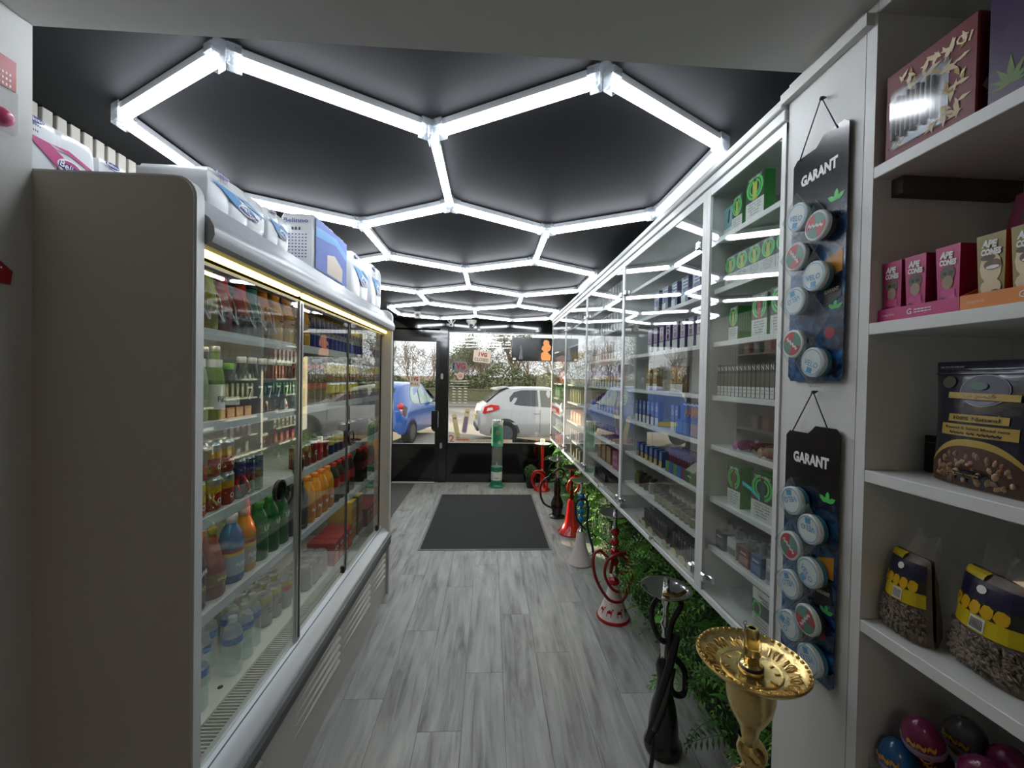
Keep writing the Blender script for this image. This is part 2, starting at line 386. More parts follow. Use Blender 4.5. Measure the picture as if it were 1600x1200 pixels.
for n_, an in deg.items():
    key = tuple(round(a % (2*PI), 2) for a in sorted(an))
    if key not in conn:
        m = MB().lathe([(.019, -.017), (.019, .036)], 12)
        for a in an:
            c, s = math.cos(a), math.sin(a)
            for z0, z1 in ((-.0165, -.0145), (.0145, .036)):
                v = [(c*u-s*q, s*u+c*q, z) for u in (.012, .045) for q in (-.018, .018) for z in (z0, z1)]
                m.add(v, [(0, 1, 3, 2), (4, 6, 7, 5), (0, 4, 5, 1), (2, 3, 7, 6), (0, 2, 6, 4), (1, 5, 7, 3)])
            for q in (-.0185, .0175):
                v = [(c*u-s*(q+e), s*u+c*(q+e), z) for u in (.012, .045) for e in (0, .001) for z in (-.0165, .036)]
                m.add(v, [(0, 1, 3, 2), (4, 6, 7, 5), (0, 4, 5, 1), (2, 3, 7, 6), (0, 2, 6, 4), (1, 5, 7, 3)])
        conn[key] = m.mesh('tube_connector', CONN, 0)
    p = node(*n_); ob('tube_connector', conn[key], t, (p[0], p[1], ZT))
# ceiling detectors and cameras
t = thing('motion_sensor', 'small white square motion sensor on the black ceiling', 'sensor', (-.95, 5.31, ZC))
MB().bbox(-.04, -.012, -.09, .04, .02, 0, .006).build('housing', WMETAL, t); MB().lathe([(.02, 0), (.016, .01), (.0, .014)], 10, 0, (0, 0, 0)).build('lens', DGREY, t).rotation_euler = (PI/2, 0, 0)
t.children[1].location = (0, -.012, -.05)
for (x, lab) in ((-.575, 'white bracket-mounted spy camera above the door post'), (-.285, 'white dome security camera under the last light hexagon')):
    lab = lab.replace('spy', 'security')
    t = thing('security_camera', lab, 'camera', (x, 5.90, 2.375 if x > -.4 else 2.36))
    if x > -.4:
        MB().lathe([(.075, .0), (.072, -.025), (.05, -.055), (.045, -.07), (.03, -.095), (.001, -.105)][::-1], 18).build('housing', WMETAL, t)
        MB().ball((0, -.03, -.075), .026, 0, 12, 8).build('lens', mat('dark_lens', '#3a3c40', .15), t)
    else:
        MB().lathe([(.028, -.085), (.036, -.07), (.036, -.04), (.02, -.02), (.02, 0.02)], 14).build('housing', WMETAL, t)
        MB().ball((0, -.026, -.06), .018, 0, 12, 8).build('lens', mat('dark_lens', '#3a3c40', .15), t)
        for s in (-1, 1): MB().tube([(0, 0, -.05), (s*.045, .01, -.0), (s*.06, .01, .02)], .008, 6).build('bracket_arm', WMETAL, t)
# ---------------------------------------------------------------- open display fridge
FY0, FY1 = 1.0, 2.95
t = FR_ = thing('drinks_fridge', 'long white glass-fronted drinks fridge with toilet rolls on top', 'fridge', (-1.05, 1.0, 0))
pan = [(-1.42, 0), (-.703, 0)] + arc(-.703-.045, 2.008-.045, .045, 0, PI/2, 6) + [(-1.42, 2.008)]
tri = [(-1.42, 0), (-.698, 0)] + arc(-.698-.05, 2.014-.05, .05, 0, PI/2, 6) + [(-1.42, 2.014)]
for y, s_ in ((1.0, 1), (2.915, 0)):
    if not s_: MB().box(-1.40, 2.9125, .43, -.775, 2.9148, 1.85).wb('mirror_panel', mat('mirror_steel', '#c9cccb', .03, 1), t, 0)
    p = MB().prism(pan, 'y', y, y+.035).wb('side_panel', PANELM, t)
    MB().prism(tri, 'y', y+.004, y+.03).wb('edge_trim', WMETAL, p)
MB().box(-1.425, 1.035, .05, -1.40, 2.915, 2.0).wb('back_panel', mat('fridge_back', '#b4b8b6', .5), t, 0)
MB().box(-1.42, 1.035, 1.975, -.76, 2.915, 2.0).wb('top_panel', WMETAL, t, 0)
cp = [(-.77, 2.0), (-.745, 1.995), (-.715, 1.955), (-.703, 1.937), (-.690, 1.928), (-.679, 1.908), (-.677, 1.888), (-.684, 1.870), (-.70, 1.863), (-.722, 1.874), (-.765, 1.905)]
MB().prism(cp, 'y', 1.035, 2.915).wb('canopy', mat('canopy_steel', '#a4a7ab', .34, noise=.02), t, 40)
MB().box(-1.40, 1.035, 1.965, -.77, 2.915, 1.974).wb('inner_ceiling', mat('fridge_ceiling', '#6b6b66', .6), t, 0)
YEL = mat('fridge_lamp', '#ffe07c', .4, emit=5.0)
for a, b in ((1.05, 1.60), (1.625, 2.17), (2.19, 2.72), (2.74, 2.90)):
    l = MB().bbox(-.744, a, 1.846, -.728, b, 1.864, .005).wb('light_tube', YEL, t); MB().box(-.749, a-.01, 1.864, -.730, b+.01, 1.877).wb('tube_housing', WMETAL, l, 0)
SH = [1.688, 1.39, 1.084, .776]; EPS = .0008
FILLW = mat('added_shelf_fill', '#fff6dc', .4, emit=3.5)
for z in SH:
    s_ = MB().box(-1.40, 1.036, z-.012, -.905, 2.914, z).wb('shelf', WMETAL, t, 0)
    MB().bbox(-.907, 1.036, z-.034, -.897, 2.914, z+.004, .002).wb('price_rail', mat('price_rail', '#bfc4c6', .35), s_, 0)
    MB().bbox(-.935, 1.06, z-.030, -.915, 2.89, z-.016, .004).wb('added_shelf_fill', FILLW, s_, 0)  # unseen glowing strip behind the rail, added to brighten the goods below
MB().box(-1.40, 1.036, .405, -.905, 2.914, .42).wb('deck', mat('deck_steel', '#e2e4dd', .4), t, 0)
g = MB()
for k in range(140):
    y = 1.04+k*.01338; g.box(-.905, y, .404, -.832, y+.0052, .412)
g = g.wb('grille', mat('grille_white', '#c9ccc9', .4), t, 0); g['kind'] = 'stuff'
MB().box(-.905, 1.036, .36, -.832, 2.914, .372).wb('grille_well', mat('grille_dark', '#1b1d1c', .7), t, 0)
MB().lathe([(.009, 0), (.009, .0015)], 14, 0, (-.95, 1.50, .42)).wb('drain_hole', BLACK, t)
MB().prism([(-.832, .36), (-.695, .36), (-.695, .432), (-.703, .446), (-.75, .482), (-.765, .49), (-.782, .487), (-.822, .425), (-.832, .412)], 'y', 1.035, 2.915).wb('sill', mat('sill_steel', '#c3c9d0', .3, .15), t, 30)
MB().prism([(-.746, .4795), (-.7435, .4778), (-.7435, .4795), (-.746, .4812)], 'y', 1.036, 2.914).wb('sill_seam', DGREY, t, 0)
MB().bbox(-.697, 1.03, .398, -.682, 2.925, .436, .005).wb('bumper', mat('bumper_grey', '#6f7377', .45), t)
MB().bbox(-.697, 1.03, .362, -.686, 2.925, .398, .003).wb('bumper_base', mat('bumper_dark', '#4a4c4e', .5), t)
b = MB().box(-1.40, 1.036, .0, -.716, 2.914, .362).wb('base_panel', mat('base_steel', '#bdbbb4', .45), t, 0)
for a, e in ((1.04, 1.32), (1.55, 2.0), (2.06, 2.5), (2.58, 2.85)):
    for z in (.312, .275, .237, .199, .161):
        m = MB().add([(-.716, a, z+.011), (-.716, a, z-.011), (-.716, e, z+.012), (-.702, e, z), (-.716, e, z-.012), (-.7155, a+.03, z)],
                     [(0, 5, 3, 2), (5, 1, 4, 3), (0, 1, 5)]).wb('louvre', mat('base_steel', ''), b, 0)
        MB().add([(-.7155, e, z+.011), (-.703, e, z), (-.7155, e, z-.011), (-.7155, e+.012, z)], [(0, 1, 3), (1, 2, 3), (0, 2, 1)]).wb('louvre_slot', BLACK, b, 0)
def slider(y0, y1, X, post, pull):
    d = MB().box(X-.003, y0, .488, X+.003, y1, 1.838).wb('sliding_door', FRIDGEG, t, 0)
    if post == 'alu':
        MB().box(X-.008, y1-.016, .488, X+.008, y1+.016, 1.838).wb('door_stile', ALU, d, 0); MB().box(X-.003, y1-.004, .50, X+.0095, y1+.006, 1.83).wb('stile_gasket', BLACK, d, 0)
    elif post: MB().box(X-.006, y1-.008, .488, X+.006, y1, 1.838).wb('door_stile', BLACK if post == 'black' else mat('dark_alu', '#62666c', .3, .6), d, 0)
    y, z = pull
    MB().lathe([(.034, -.006), (.04, -.006), (.04, .006), (.034, .006), (.034, -.006)], 20, 0, (0, 0, 0)).build('finger_pull', BLACK, d).matrix_local = Matrix.Translation(Vector((X, y, z))-t.location) @ Matrix.Rotation(PI/2, 4, 'Y')
    if post != 'alu': MB().bbox(X-.012, y1-.05, .492, X+.012, y1-.035, .53, .003).wb('door_clip', BLACK, d)
slider(1.036, 1.655, -.757, 'alu', (1.515, 1.126))
slider(1.64, 2.25, -.772, 'dark', (1.69, 1.18))
slider(2.24, 2.85, -.757, 'black', (2.27, 1.21))
MB().box(-.778, 1.036, 1.832, -.752, 2.914, 1.842).wb('door_track', mat('dark_alu', ''), t, 0)
# ---------------------------------------------------------------- drinks
def P(name, c, rough=.25, metal=0, **k): return mat(name, c, rough, metal, **k)
PAPER = mat('white_label_paper', '#e4e4e0', .5)
TIN = mat('can_silver', '#c2c4c6', .28, .85)
INK = mat('ink_dark', '#23242c', .5)
def bottle(name, label, prof, bm, cap=None, labs=(), txt=None, n=16, cat='bottle'):
    t = thing(name, label, cat); MB().lathe(prof, n).build('body', bm, t, 50)
    if cap: MB().lathe([(cap[0]*.96, cap[1]), (cap[0], cap[1]+.003), (cap[0], cap[2]-.003), (cap[0]*.9, cap[2])], n).build('cap', cap[3], t, 40)
    for r, z0, z1, m in labs: MB().lathe([(r, z0), (r+.0004, z0), (r+.0004, z1), (r, z1)], n, cap=False).build('label_band', m, t, 50)
    if txt:
        for s, m, w_, h_, r, z in txt: text(t, s, m, w_, h_, 0, 0, z, curve=r+.0011)
    return t
def can(name, label, r, h, cols, txt=None, top=TIN):
    """cols: list of (fraction up to, material)"""
    t = thing(name, label, 'can'); z = [.006]+[.006+(h-.018)*f for f, _ in cols]
    prof = [(r*.8, 0), (r, .006)]; ms = [cols[0][1]]
    for k, (f, m) in enumerate(cols): prof.append((r, z[k+1])); ms.append(m)
    MB().lathe(prof, 16, ms).build('body', [c for c in dict.fromkeys(m for m in ms)] , t, 50) if False else None
    u = list(dict.fromkeys(ms)); MB().lathe(prof, 16, [u.index(m) for m in ms]).build('body', u, t, 50)
    MB().lathe([(r, h-.012), (r*.86, h-.002), (r*.86, h), (r*.8, h), (r*.78, h-.004), (.0005, h-.004)], 16).build('lid', top, t, 40)
    if txt:
        for s, m, w_, h_, z_, ti in txt: text(t, s, m, w_, h_, 0, 0, z_, curve=r+.0008, tilt=ti)
    return t
def place(proto, pts, desc, tail, group, rz=PI/2, start=0, cnt=True, jit=.25):
    """the first one is the prototype itself, each other a copy with copies of its parts"""
    for i, p in enumerate(pts):
        o = proto if i == 0 else dup(proto, p)
        o.location = p; o.rotation_euler = (0, 0, rz+(rnd.random()-.5)*jit)
        o['label'] = f'{desc}, {ORD[start+i]} {tail}' if len(pts)+start > 1 else f'{desc} {tail}'
        if group: o['group'] = group
G = 'drinks in the glass-fronted fridge'
def F(ys, X, z, row2=None): return [(X, y, z) for y in ys]
SP = 'from the side panel'
# top shelf: juice bottles with tear-drop tags
def juice(name, lab, c, c2, cap):
    m = P('juice_'+c, c); m2 = P('sleeve_'+c2, c2, .35)
    t = bottle(name, lab, [(.028, 0), (.033, .01), (.033, .075), (.030, .10), (.024, .13), (.0185, .165), (.016, .19), (.015, .20)], m, (.018, .195, .222, P('cap_'+cap, cap, .4)), [(.0335, .085, .0851, m2)])
    MB().lathe([(.0335, .078), (.031, .10), (.0255, .13), (.0195, .165), (.0178, .19)], 16).build('sleeve', m2, t, 50)
    MB().tube(spline([(-.012, -.022, .14), (-.02, -.04, .09), (-.006, -.055, .04), (.006, -.055, .035), (.012, -.045, .05), (.016, -.036, .10), (.008, -.022, .14)], 5), .0022, 5).build('tag_loop', mat('clear_loop', '#cfd2d2', .2), t)
    MB().prism([(0, .062), (.009, .045), (.010, .033), (.005, .026), (-.005, .026), (-.010, .033), (-.009, .045)], 'y', -.0575, -.0555).build('drop_tag', FILM, t, 0)
    return t
z = SH[0]+EPS
js = [('#d98a1e', '#e59a25', '#d9c22a', 'orange', 1.335), ('#9a9440', '#a5c93c', '#c9c02c', 'lime green', 1.405), ('#6e1b2c', '#c23a4e', '#a8202c', 'crimson', 1.48), ('#2b1a20', '#c03a3c', '#c02a28', 'dark berry red', 1.585), ('#1d2a33', '#3e93ba', '#21608e', 'blue', 1.66), ('#7a4a20', '#dd9226', '#c87a1e', 'amber', 1.735)]
for c, c2, cp_, nm, y in js:
    t = juice('juice_bottle', f'{nm} juice bottle with clear drop tag on the top fridge shelf', c, c2, cp_); t.location = (-.945, y, z); t.rotation_euler = (0, 0, PI/2); t['group'] = G
yb = P('yellow_juice', '#dda91d'); ylab = P('yellow_sleeve', '#d59f20', .4)
t = bottle('yellow_drink_bottle', '', [(.03, 0), (.034, .008), (.034, .06), (.031, .07), (.034, .08), (.034, .12), (.024, .16), (.016, .18), (.016, .19)], yb, (.019, .186, .215, yb), [(.0345, .075, .122, ylab)], [('==', INK, .03, .013, .035, .105), ('~~', INK, .034, .011, .035, .088)])
place(t, F([1.83, 1.93, 2.025, 2.10], -.945, z)+F([1.87, 1.97], -1.03, z), 'yellow plastic juice bottle', 'of the yellow cluster, top fridge shelf', G)
BL = P('energy_blue', '#23359a', .3, metal=.4); RED = P('print_red', '#b51f2c', .4)
t = can('slim_energy_can', '', .0265, .168, [(.42, BL), (.46, TIN), (.62, P('energy_silver', '#aab0bd', .3, metal=.6)), (1, BL)], [('><', RED, .03, .02, .088, 0)])
place(t, F([2.172+.06*k for k in range(10)], -.94, z), 'slim blue and silver can', f'{SP}, front row, top fridge shelf', G)
place(dup(t, (0, 0, 0)), F([2.20+.06*k for k in range(8)], -1.005, z), 'slim blue and silver can', f'{SP}, second row, top fridge shelf', G)
t = can('slim_silver_can', '', .027, .165, [(.40, BL), (1, P('pale_silver', '#c4c7c6', .3, metal=.5))], [('==', BL, .026, .02, .11, 0)])
place(t, F([2.775, 2.835, 2.885], -.94, z), 'slim silver can with blue foot', f'{SP}, top fridge shelf', G)
t = can('yellow_can', '', .033, .16, [(1, P('can_yellow', '#d8a315', .35))], [('==', INK, .04, .012, .09, 0)])
place(t, F([2.72, 2.80, 2.87], -1.01, z), 'bright yellow can', f'{SP}, far end of top fridge shelf', G)
# second shelf
z = SH[1]+EPS
gb = P('green_bottle', '#7d9a3c', .15, trans=.3); frost = P('frosted_green', '#9db08a', .3, trans=.25)
for y, m, x, nm in ((1.378, frost, -.955, 'pale frosted bottle with white neck band'), (1.448, gb, -.945, 'green glass bottle with white label reading FIRST'), (1.475, P('brown_bottle', '#43271e', .15), -1.0, 'brown glass bottle with red and white label')):
    t = bottle('glass_bottle', nm+' on the second fridge shelf', [(.028, 0), (.031, .006), (.031, .13), (.026, .165), (.015, .20), (.014, .235)], m, (.016, .232, .25, P('foil_'+nm[:5], '#b9b9b4' if m is not frost else '#8c9088', .3, .5)), [(.0315, .035, .12, PAPER), (.0225, .178, .205, PAPER)] if m is not frost else [(.0225, .178, .205, PAPER)], [('FIRST', INK, .045, .02, .032, .07)] if m is gb else None)
    t.location = (x, y, z); t.rotation_euler = (0, 0, PI/2); t['group'] = G
cb = mat('smoke_clear_bottle', '#4f5a4e', .12, trans=.45); ws = P('white_print', '#dfe3e3', .4)
t = bottle('clear_bottle', '', [(.031, 0), (.034, .006), (.034, .10), (.028, .14), (.017, .18), (.014, .20)], cb, (.0165, .198, .222, P('cap_white', '#d8dad6', .4)), (), [('7', ws, .032, .05, .035, .085)])
place(t, F([1.60, 1.67, 1.74, 1.81, 1.88, 1.95], -.945, z), 'clear lemonade bottle printed with a 7', f'{SP}, second fridge shelf', G)
t = bottle('still_bottle', 'short clear bottle with green cap and small leaf label, second fridge shelf', [(.034, 0), (.037, .006), (.037, .11), (.030, .15), (.02, .175)], cb, (.022, .172, .195, P('cap_lime', '#7fb53a', .4)), [(.0375, .045, .075, PAPER)], [('o', P('leaf_print', '#76a52f'), .014, .014, .038, .06)])
t.location = (-.95, 1.525, z); t.rotation_euler = (0, 0, PI/2); t['group'] = G
dk = P('cola_dark', '#2a1713', .12); redl = P('label_red', '#9c1f22', .4)
t = bottle('cola_bottle', '', [(.030, 0), (.032, .008), (.032, .06), (.029, .075), (.032, .10), (.026, .14), (.014, .18), (.0135, .19)], dk, (.016, .188, .21, redl), [(.0325, .085, .115, redl)])
place(t, F([2.03+.074*k for k in range(5)], -.945, z), 'dark cola bottle with red label', f'{SP}, second fridge shelf', G)
yc = P('label_yellow', '#cdbb22', .4)
t = can('yellow_red_can', '', .033, .115, [(.5, P('can_maroon', '#6f2020', .35)), (1, yc)], [('~~', yc, .04, .014, .04, 0)])
P2 = [(x, 2.42+.072*k, z) for x in (-.94,) for k in range(7)]
place(t, P2, 'short yellow over maroon can', f'{SP}, lower tier, second fridge shelf', G)
place(dup(t, (0, 0, 0)), [(x, y, z+.1155) for x, y, z in P2], 'short yellow over maroon can', f'{SP}, upper tier, second fridge shelf', G)
# third shelf
z = SH[2]+EPS
rc = P('can_red', '#a32622', .35); oc = P('can_ochre', '#b58c22', .35); gr = P('can_grey_red', '#b06a66', .35)
t = can('red_can', '', .0335, .116, [(.55, rc), (.8, oc), (1, TIN)], [('o', PAPER, .018, .02, .032, 0), ('/', oc, .04, .015, .075, .5)])
place(t, F([1.43, 1.50], -.946, z), 'red and ochre can', f'{SP}, lower tier, third fridge shelf', G)
place(dup(t, (0, 0, 0)), F([1.425, 1.498], -.946, z+.1168), 'red and ochre can', f'{SP}, upper tier, third fridge shelf', G)
t = can('red_grey_can', '', .0335, .116, [(.5, rc), (1, P('can_greyband', '#83807c', .35, metal=.4))])
place(t, F([1.35], -.94, z+.1168)+F([1.39, 1.47], -1.01, z+.1168), 'red can with grey band', f'{SP}, upper tier, third fridge shelf', G)
t = can('yellow_juice_can', 'yellow and orange fruit can beside the side panel, third fridge shelf', .0335, .116, [(.4, P('can_orange', '#c96a30', .35)), (1, P('can_lemon', '#c9b526', .35))], [('o', PAPER, .018, .02, .03, 0), ('//', rc, .045, .014, .075, .3)])
t.location = (-.946, 1.352, z); t.rotation_euler = (0, 0, PI/2); t['group'] = G
bottom = dup(t, (-1.01, 1.39, z), PI/2, 'yellow and orange fruit can at the back, lower tier, third fridge shelf')
dup(t, (-1.01, 1.47, z), PI/2, 'yellow and orange fruit can behind the red cans, third fridge shelf')
t = can('slim_mixed_can', '', .027, .15, [(.35, P('mix_silver', '#a9adb5', .3, metal=.5)), (.6, P('mix_maroon', '#6a2430', .35)), (1, P('mix_navy', '#28336b', .35))])
place(t, F([1.57, 1.63, 1.69], -.94, z), 'slim navy and maroon can', f'{SP}, third fridge shelf', G)
t = can('dark_red_can', '', .0335, .116, [(1, P('can_cola_red', '#861820', .3))], [('o', ws, .022, .026, .055, 0)])
place(t, F([2.05+.076*k for k in range(5)], -.946, z), 'dark red cola can with white disc', f'{SP}, third fridge shelf', G)
t = can('navy_yellow_can', '', .0335, .116, [(.5, P('can_navy', '#1f2a55', .35)), (1, P('can_pale_yellow', '#b8b35a', .35))])
place(t, F([2.44+.076*k for k in range(3)], -.946, z), 'navy and pale yellow can', f'{SP}, third fridge shelf', G)
t = can('red_tall_can', '', .033, .16, [(.5, rc), (1, dk)])
place(t, F([2.68+.076*k for k in range(3)], -.946, z), 'tall red and black can', f'{SP}, far end of third fridge shelf', G)
# fourth shelf: big bottles
z = SH[3]+EPS
big = [(.036, 0), (.041, .01), (.041, .075), (.038, .085), (.041, .095), (.041, .15), (.033, .185), (.019, .212), (.018, .22)]
def sport(nm, c, cs, cap, y, x, lab, X=''):
    t = bottle('sports_drink_bottle', lab, big, P('sport_'+c, c, .15), (.021, .216, .25, P('scap_'+cap, cap, .4)), [(.0415, .03, .10, P('slab_'+cs, cs, .4)), (.0416, .10, .112, P('band_yellow', '#d8bf2e', .4)), (.0415, .112, .125, redl)], [('~~~', ws, .055, .022, .0418, .065)])
    t.location = (x, y, z); t.rotation_euler = (0, 0, PI/2); t['group'] = G
t = bottle('dark_bottle', 'black bottle with white oval label beside the side panel, fourth fridge shelf', big, P('cola_green', '#343b33', .15), (.021, .216, .24, dk), [(.0415, .10, .15, BLACK), (.0415, .03, .09, P('label_olive', '#39402f', .4))], [('~~', ws, .06, .025, .042, .125), ('o', yc, .016, .016, .042, .075)])
t.location = (-.956, 1.358, z); t.rotation_euler = (0, 0, PI/2); t['group'] = G
t = bottle('pink_bottle', 'rose brown squash bottle with tan label on the fourth fridge shelf', [(.04, 0), (.044, .01), (.045, .06), (.042, .10), (.032, .15), (.019, .20), (.017, .215)], P('rose_drink', '#86453f', .15), (.019, .212, .238, P('cap_olive', '#6d6428', .4)), [(.0455, .045, .085, P('label_tan', '#8c7250', .4))], [('~', P('gold_ink', '#cdb27a'), .05, .02, .046, .065)])
t.location = (-.958, 1.455, z); t.rotation_euler = (0, 0, PI/2); t['group'] = G
sport('a', '#3f6e9c', '#9fb4c8', '#9a9aa0', 1.565, -.956, 'blue sports drink bottle with grey cap, fourth fridge shelf')
sport('b', '#b88a2c', '#b9b2a4', '#8d8d80', 1.65, -.96, 'amber sports drink bottle with red label, fourth fridge shelf')
sport('c', '#c46a22', '#8a7a4c', '#6d6428', 1.53, -1.045, 'orange sports drink bottle in the second row, fourth fridge shelf')
t = bottle('green_bottle', '', big, P('soda_green', '#1d5a2c', .12), (.02, .216, .24, P('cap_green', '#2b6b33', .4)), [(.0415, .115, .15, P('label_green', '#2d7a3c', .4))], [('UP', ws, .03, .02, .042, .132)])
place(t, F([1.745, 1.835, 1.92], -.96, z), 'green plastic soda bottle', f'{SP}, fourth fridge shelf', G)
t = bottle('black_soda_bottle', '', big, P('soda_black', '#221c24', .12), (.02, .216, .24, BLACK), [(.0415, .115, .15, P('label_plum', '#4a2a3a', .4))])
place(t, F([2.01, 2.095], -.95, z), 'blackcurrant soda bottle', f'{SP}, fourth fridge shelf', G)
t = bottle('orange_soda_bottle', '', big, P('soda_orange', '#d2952a', .15), (.02, .216, .24, P('cap_orange', '#c9772a', .4)), [(.0415, .03, .10, P('label_orange', '#c8702c', .4))], [('~~', ws, .05, .022, .042, .065)])
place(t, F([2.18, 2.265, 2.35, 2.435], -.95, z)+F([2.20, 2.29, 2.38], -1.04, z), 'orange soda bottle', 'of the orange group, fourth fridge shelf', G)
t = bottle('cola_large_bottle', '', big, dk, (.02, .216, .24, redl), [(.0415, .09, .15, redl)])
place(t, F([2.53+.09*k for k in range(4)], -.95, z), 'large cola bottle with red band', f'{SP}, fourth fridge shelf', G)
# deck
z = .42+EPS
wat = glass('water_bottle_plastic', (.90, .95, .95), 1.6, .04, body=.16); wl_ = P('water_label', '#2f5fae', .35); wl2 = P('water_label_light', '#3f8fc4', .35)
wprof = [(.028, 0), (.033, .006)]
for k in range(7): wprof += [(.033, .012+k*.014), (.0312, .019+k*.014)]
wprof += [(.033, .112), (.033, .145), (.028, .168), (.014, .188), (.013, .195)]
t = bottle('water_bottle', '', wprof, wat, (.0155, .192, .212, P('cap_clear', '#a3b1b0', .3, trans=.35)), [(.0334, .118, .143, wl_)], [('~', wl2, .04, .018, .0345, .13)], 18)
wl = [(-.963, 1.40), (-1.035, 1.52), (-1.07, 1.61), (-.955, 1.575), (-.965, 1.665), (-.975, 1.738), (-1.04, 1.70), (-1.12, 1.54)]
place(t, [(x, y, z) for x, y in wl], 'small water bottle with blue band', 'of the cluster by the side panel, fridge deck', G, jit=1.5)
t = can('silver_yellow_can', '', .033, .145, [(.80, P('dull_silver', '#8f8f8c', .35, metal=.4)), (1, P('dull_gold', '#a79a3c', .35))], [('==', P('ink_grey', '#4a4a4a', .5), .035, .02, .07, 0)])
place(t, [(-1.0, 1.873, z), (-.995, 1.948, z), (-1.0, 2.10, z)], 'silver can with yellow shoulder', f'{SP}, front row, fridge deck', G)
place(dup(t, (0, 0, 0)), F([1.78, 1.852, 1.925, 2.0, 2.075], -1.072, z)+F([1.82, 1.90, 1.98, 2.06], -1.145, z), 'silver can with yellow shoulder', f'{SP}, second row, fridge deck', G)
t = can('red_band_can', 'silver can with yellow rim and red band, fridge deck', .033, .145, [(.62, P('dull_silver', '')), (.8, rc), (1, P('dull_gold', ''))]); t.location = (-.985, 2.022, z); t.rotation_euler = (0, 0, PI/2); t['group'] = G
# shrink-wrapped can pack
for k, y in enumerate((2.28,)):
    t = thing('can_multipack', ['shrink-wrapped pack of clear silver soda cans beside the red cartons, fridge deck'][k], 'multipack', ((-.99, y, z) if k == 0 else (-1.10, y, z)), PI/2, G)
    for a in (-.1, -.033, .033, .1):
        for b_ in (-.035, .035):
            c_ = MB().lathe([(.027, 0), (.033, .006), (.033, .11), (.028, .12), (.028, .123), (.025, .119), (.001, .119)], 14, 0, (a, b_, 0)).build('can', P('dull_silver', ''), t, 40)
            text(c_, 'UP', rc, .022, .02, b_-.0336, a, .06)
    MB().bbox(-.137, -.071, .001, .137, .071, .126, .02).build('wrap', FILM, t)
def carton_pack(name, label, loc, w_, d_, h_, m, m2, s, cat='carton', n=3):
    t = thing(name, label, cat, loc, PI/2, G); MB().bbox(-w_/2, -d_/2, 0, w_/2, d_/2, h_, .003).build('box', m, t, 0)
    for k in range(n):
        x0 = -w_/2+w_*(k+.12)/n; x1 = -w_/2+w_*(k+.88)/n
        MB().box(x0, -d_/2-.0008, h_*.12, x1, -d_/2, h_*.55, 0).build('panel_print', m2, t, 0)
        text(t, s, PAPER, (x1-x0)*.8, h_*.16, -d_/2-.0012, (x0+x1)/2, h_*.72)
rb = P('carton_red', '#9c2a24', .45); yb2 = P('carton_yellow', '#b59a2e', .45); pr = P('print_orange', '#c9642c', .45)
for k in range(4): carton_pack('drinks_carton', f'red juice carton pack, {ORD[k]} from the side panel, fridge deck', (-.98, 2.475+.08*k, z), .075, .16, .135, rb, pr, 'o', n=1)
for k in range(2): carton_pack('drinks_carton', ['yellow juice carton stack, lower one', 'yellow juice carton stack, upper one'][k]+' at the far end of the deck', (-1.0, 2.84, z+.135*k), .10, .16, .134, yb2, pr, 'o o', n=2)
